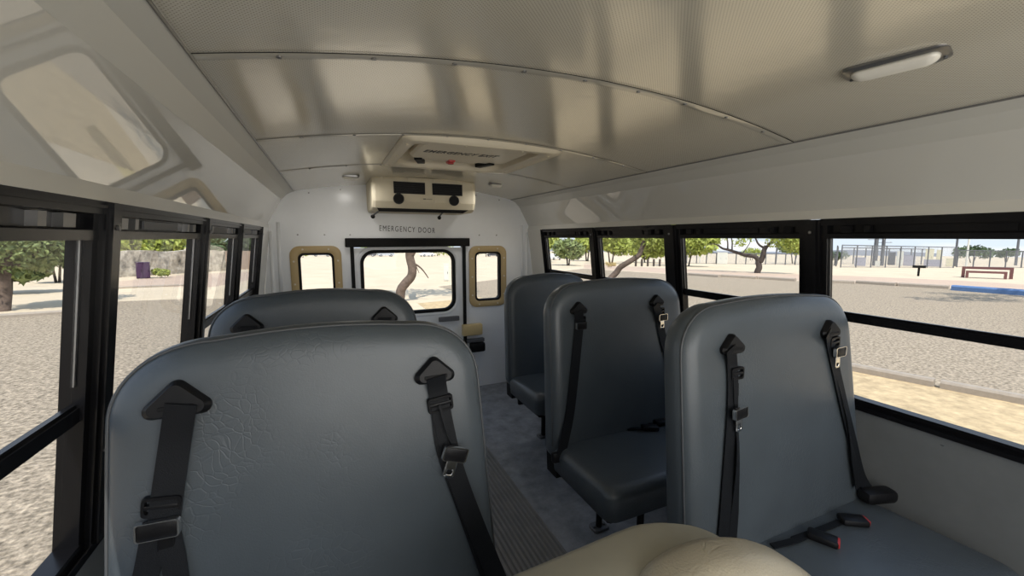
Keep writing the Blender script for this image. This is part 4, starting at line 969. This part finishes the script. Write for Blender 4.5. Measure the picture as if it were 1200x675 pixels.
# stone wall on the left
w0, w1 = G(134, 325), G(262, 317); d = (w1 - w0); h = fh(215, 294, 322)
bm = NB(); n = 60; rg = []
u = d.normalized(); f = Vector((-u.y, u.x, 0))
for i in range(n + 1):
    p = w0 + d * i / n; k = lambda z, s: p + f * (s * .25 + .08 * mnoise.noise(p * 1.1 + Z * z * 3 + f * s)) + Z * z
    hh = h + .12 * mnoise.noise(p * .9)
    rg.append([k(-.05, -1), k(h * .33, -1), k(h * .66, -1), k(hh, -1), k(hh, 1), k(h * .5, 1), k(-.05, 1)])
loft(bm, rg); tag(obj('stone_wall', bm, M['stone'], None, w0), 'long pale stone rubble wall along the lot beyond the left windows', 'wall', kind='thing')
w0, w1 = G(264, 316.5), G(312, 314); d = w1 - w0; bm = NB(); rg = []; u = d.normalized(); f = Vector((-u.y, u.x, 0)); h = fh(285, 294, 315.5)
for i in range(21):
    p = w0 + d * i / 20; rg.append([p - f * .2 - Z * .05, p - f * .2 + Z * h, p + f * .2 + Z * h, p + f * .2 - Z * .05])
loft(bm, rg); tag(obj('brick_wall', bm, M['road'], None, w0), 'tan low wall seen in the fourth left window', 'wall', kind='thing')
# cars
def car(label, px, yb_, L_, paint, yaw=0):
    b = G(px, yb_); t_ = thing('parked_car', label, 'car', b, 'parked cars'); t_.rotation_euler = (0, 0, yaw)
    prof = [(-.5, .28), (-.5, .62), (-.46, .78), (-.28, .86), (-.16, 1.30), (-.05, 1.42), (.18, 1.42), (.30, 1.30), (.40, .98), (.49, .90), (.5, .5), (.48, .28)]
    bm = NB(); loft(bm, [[(p[0] * L_, y * (.86 if p[1] > 1 else 1), p[1]) for p in prof] for y in (-.88, -.84, .84, .88)]); obj('body', bm, paint, t_, None, True, 30)
    for x in (-.31, .31):
        for y in (-.80, .80):
            bm = NB(); tube(bm, [(x * L_, y - .11, .32), (x * L_, y + .11, .32)], .32, 16); wh_ = obj('wheel', bm, M['tyre'], t_, None, True, 40)
            bm = NB(); tube(bm, [(x * L_, y - .12, .32), (x * L_, y + .12, .32)], .17, 10); obj('hubcap', bm, M['cars'], wh_, None, True, 40)
    for y in (-.80, .80):
        bm = NB(); loft(bm, [[(x * L_, y + q * .02 * (1 if y > 0 else -1), z) for x, z in ((-.22, .93), (-.13, 1.27), (-.04, 1.36), (.16, 1.36), (.27, 1.25), (.33, .97))] for q in (-2.2, 0)]); obj('side_window', bm, M['dglass'], t_, None)
    return t_
car('white parked car in the rearmost right window, left of the thin tree', 649, 304.5, 4.6, M['carw'], .5)
car('dark parked car in the rearmost right window, right of the thin tree', 671, 304.5, 4.6, M['carb'], .5)
for i, (px, pm, lab) in enumerate(((431, 'carb', 'dark parked car far behind the bus, leftmost in the door window'), (452, 'cars', 'silver parked car far behind the bus, left of the bent trunk in the door window'), (500, 'carw', 'white parked car far behind the bus, right of the bent trunk in the door window'), (578, 'carb', 'dark parked car seen through the small right rear window'), (377, 'cars', 'silver parked car seen through the small left rear window'))):
    car(lab, px, 300.5, 4.5, M[pm], .3 * (i % 3) - .2)
for i in range(5):
    px = 745 + i * 7; b = G(px, 312); bm = NB(); h = fh(px, 303.5, 312); tube(bm, [b - Z * .05, b + Z * h], .16, 8)
    tag(obj('wooden_post', bm, M['bark'], None, b, True, 40), ['first', 'second', 'third', 'fourth', 'last'][i] + ' of five short posts in a row right of the leaning trunk', 'post', 'short posts by the leaning tree')
# far hills
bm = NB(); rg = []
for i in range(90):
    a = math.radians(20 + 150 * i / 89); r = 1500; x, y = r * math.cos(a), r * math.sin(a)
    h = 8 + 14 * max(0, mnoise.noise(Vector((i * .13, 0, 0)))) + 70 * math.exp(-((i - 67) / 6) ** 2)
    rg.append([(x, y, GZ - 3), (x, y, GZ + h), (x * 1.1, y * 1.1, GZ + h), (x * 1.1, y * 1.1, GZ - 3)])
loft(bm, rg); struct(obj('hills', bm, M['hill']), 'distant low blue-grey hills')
flat('ground_far', [(-4000, -4000), (4000, -4000), (4000, 4000), (-4000, 4000)], GZ - .08, M['sand'], 'pale flat land out to the horizon')

# settle everything outside onto the sloping lot
M4 = Matrix.Translation(CP) @ TILT.to_4x4() @ Matrix.Translation(-CP)
for o in bpy.data.objects:
    if o.name not in BEFORE and o.parent is None:
        o.matrix_basis = M4 @ o.matrix_basis
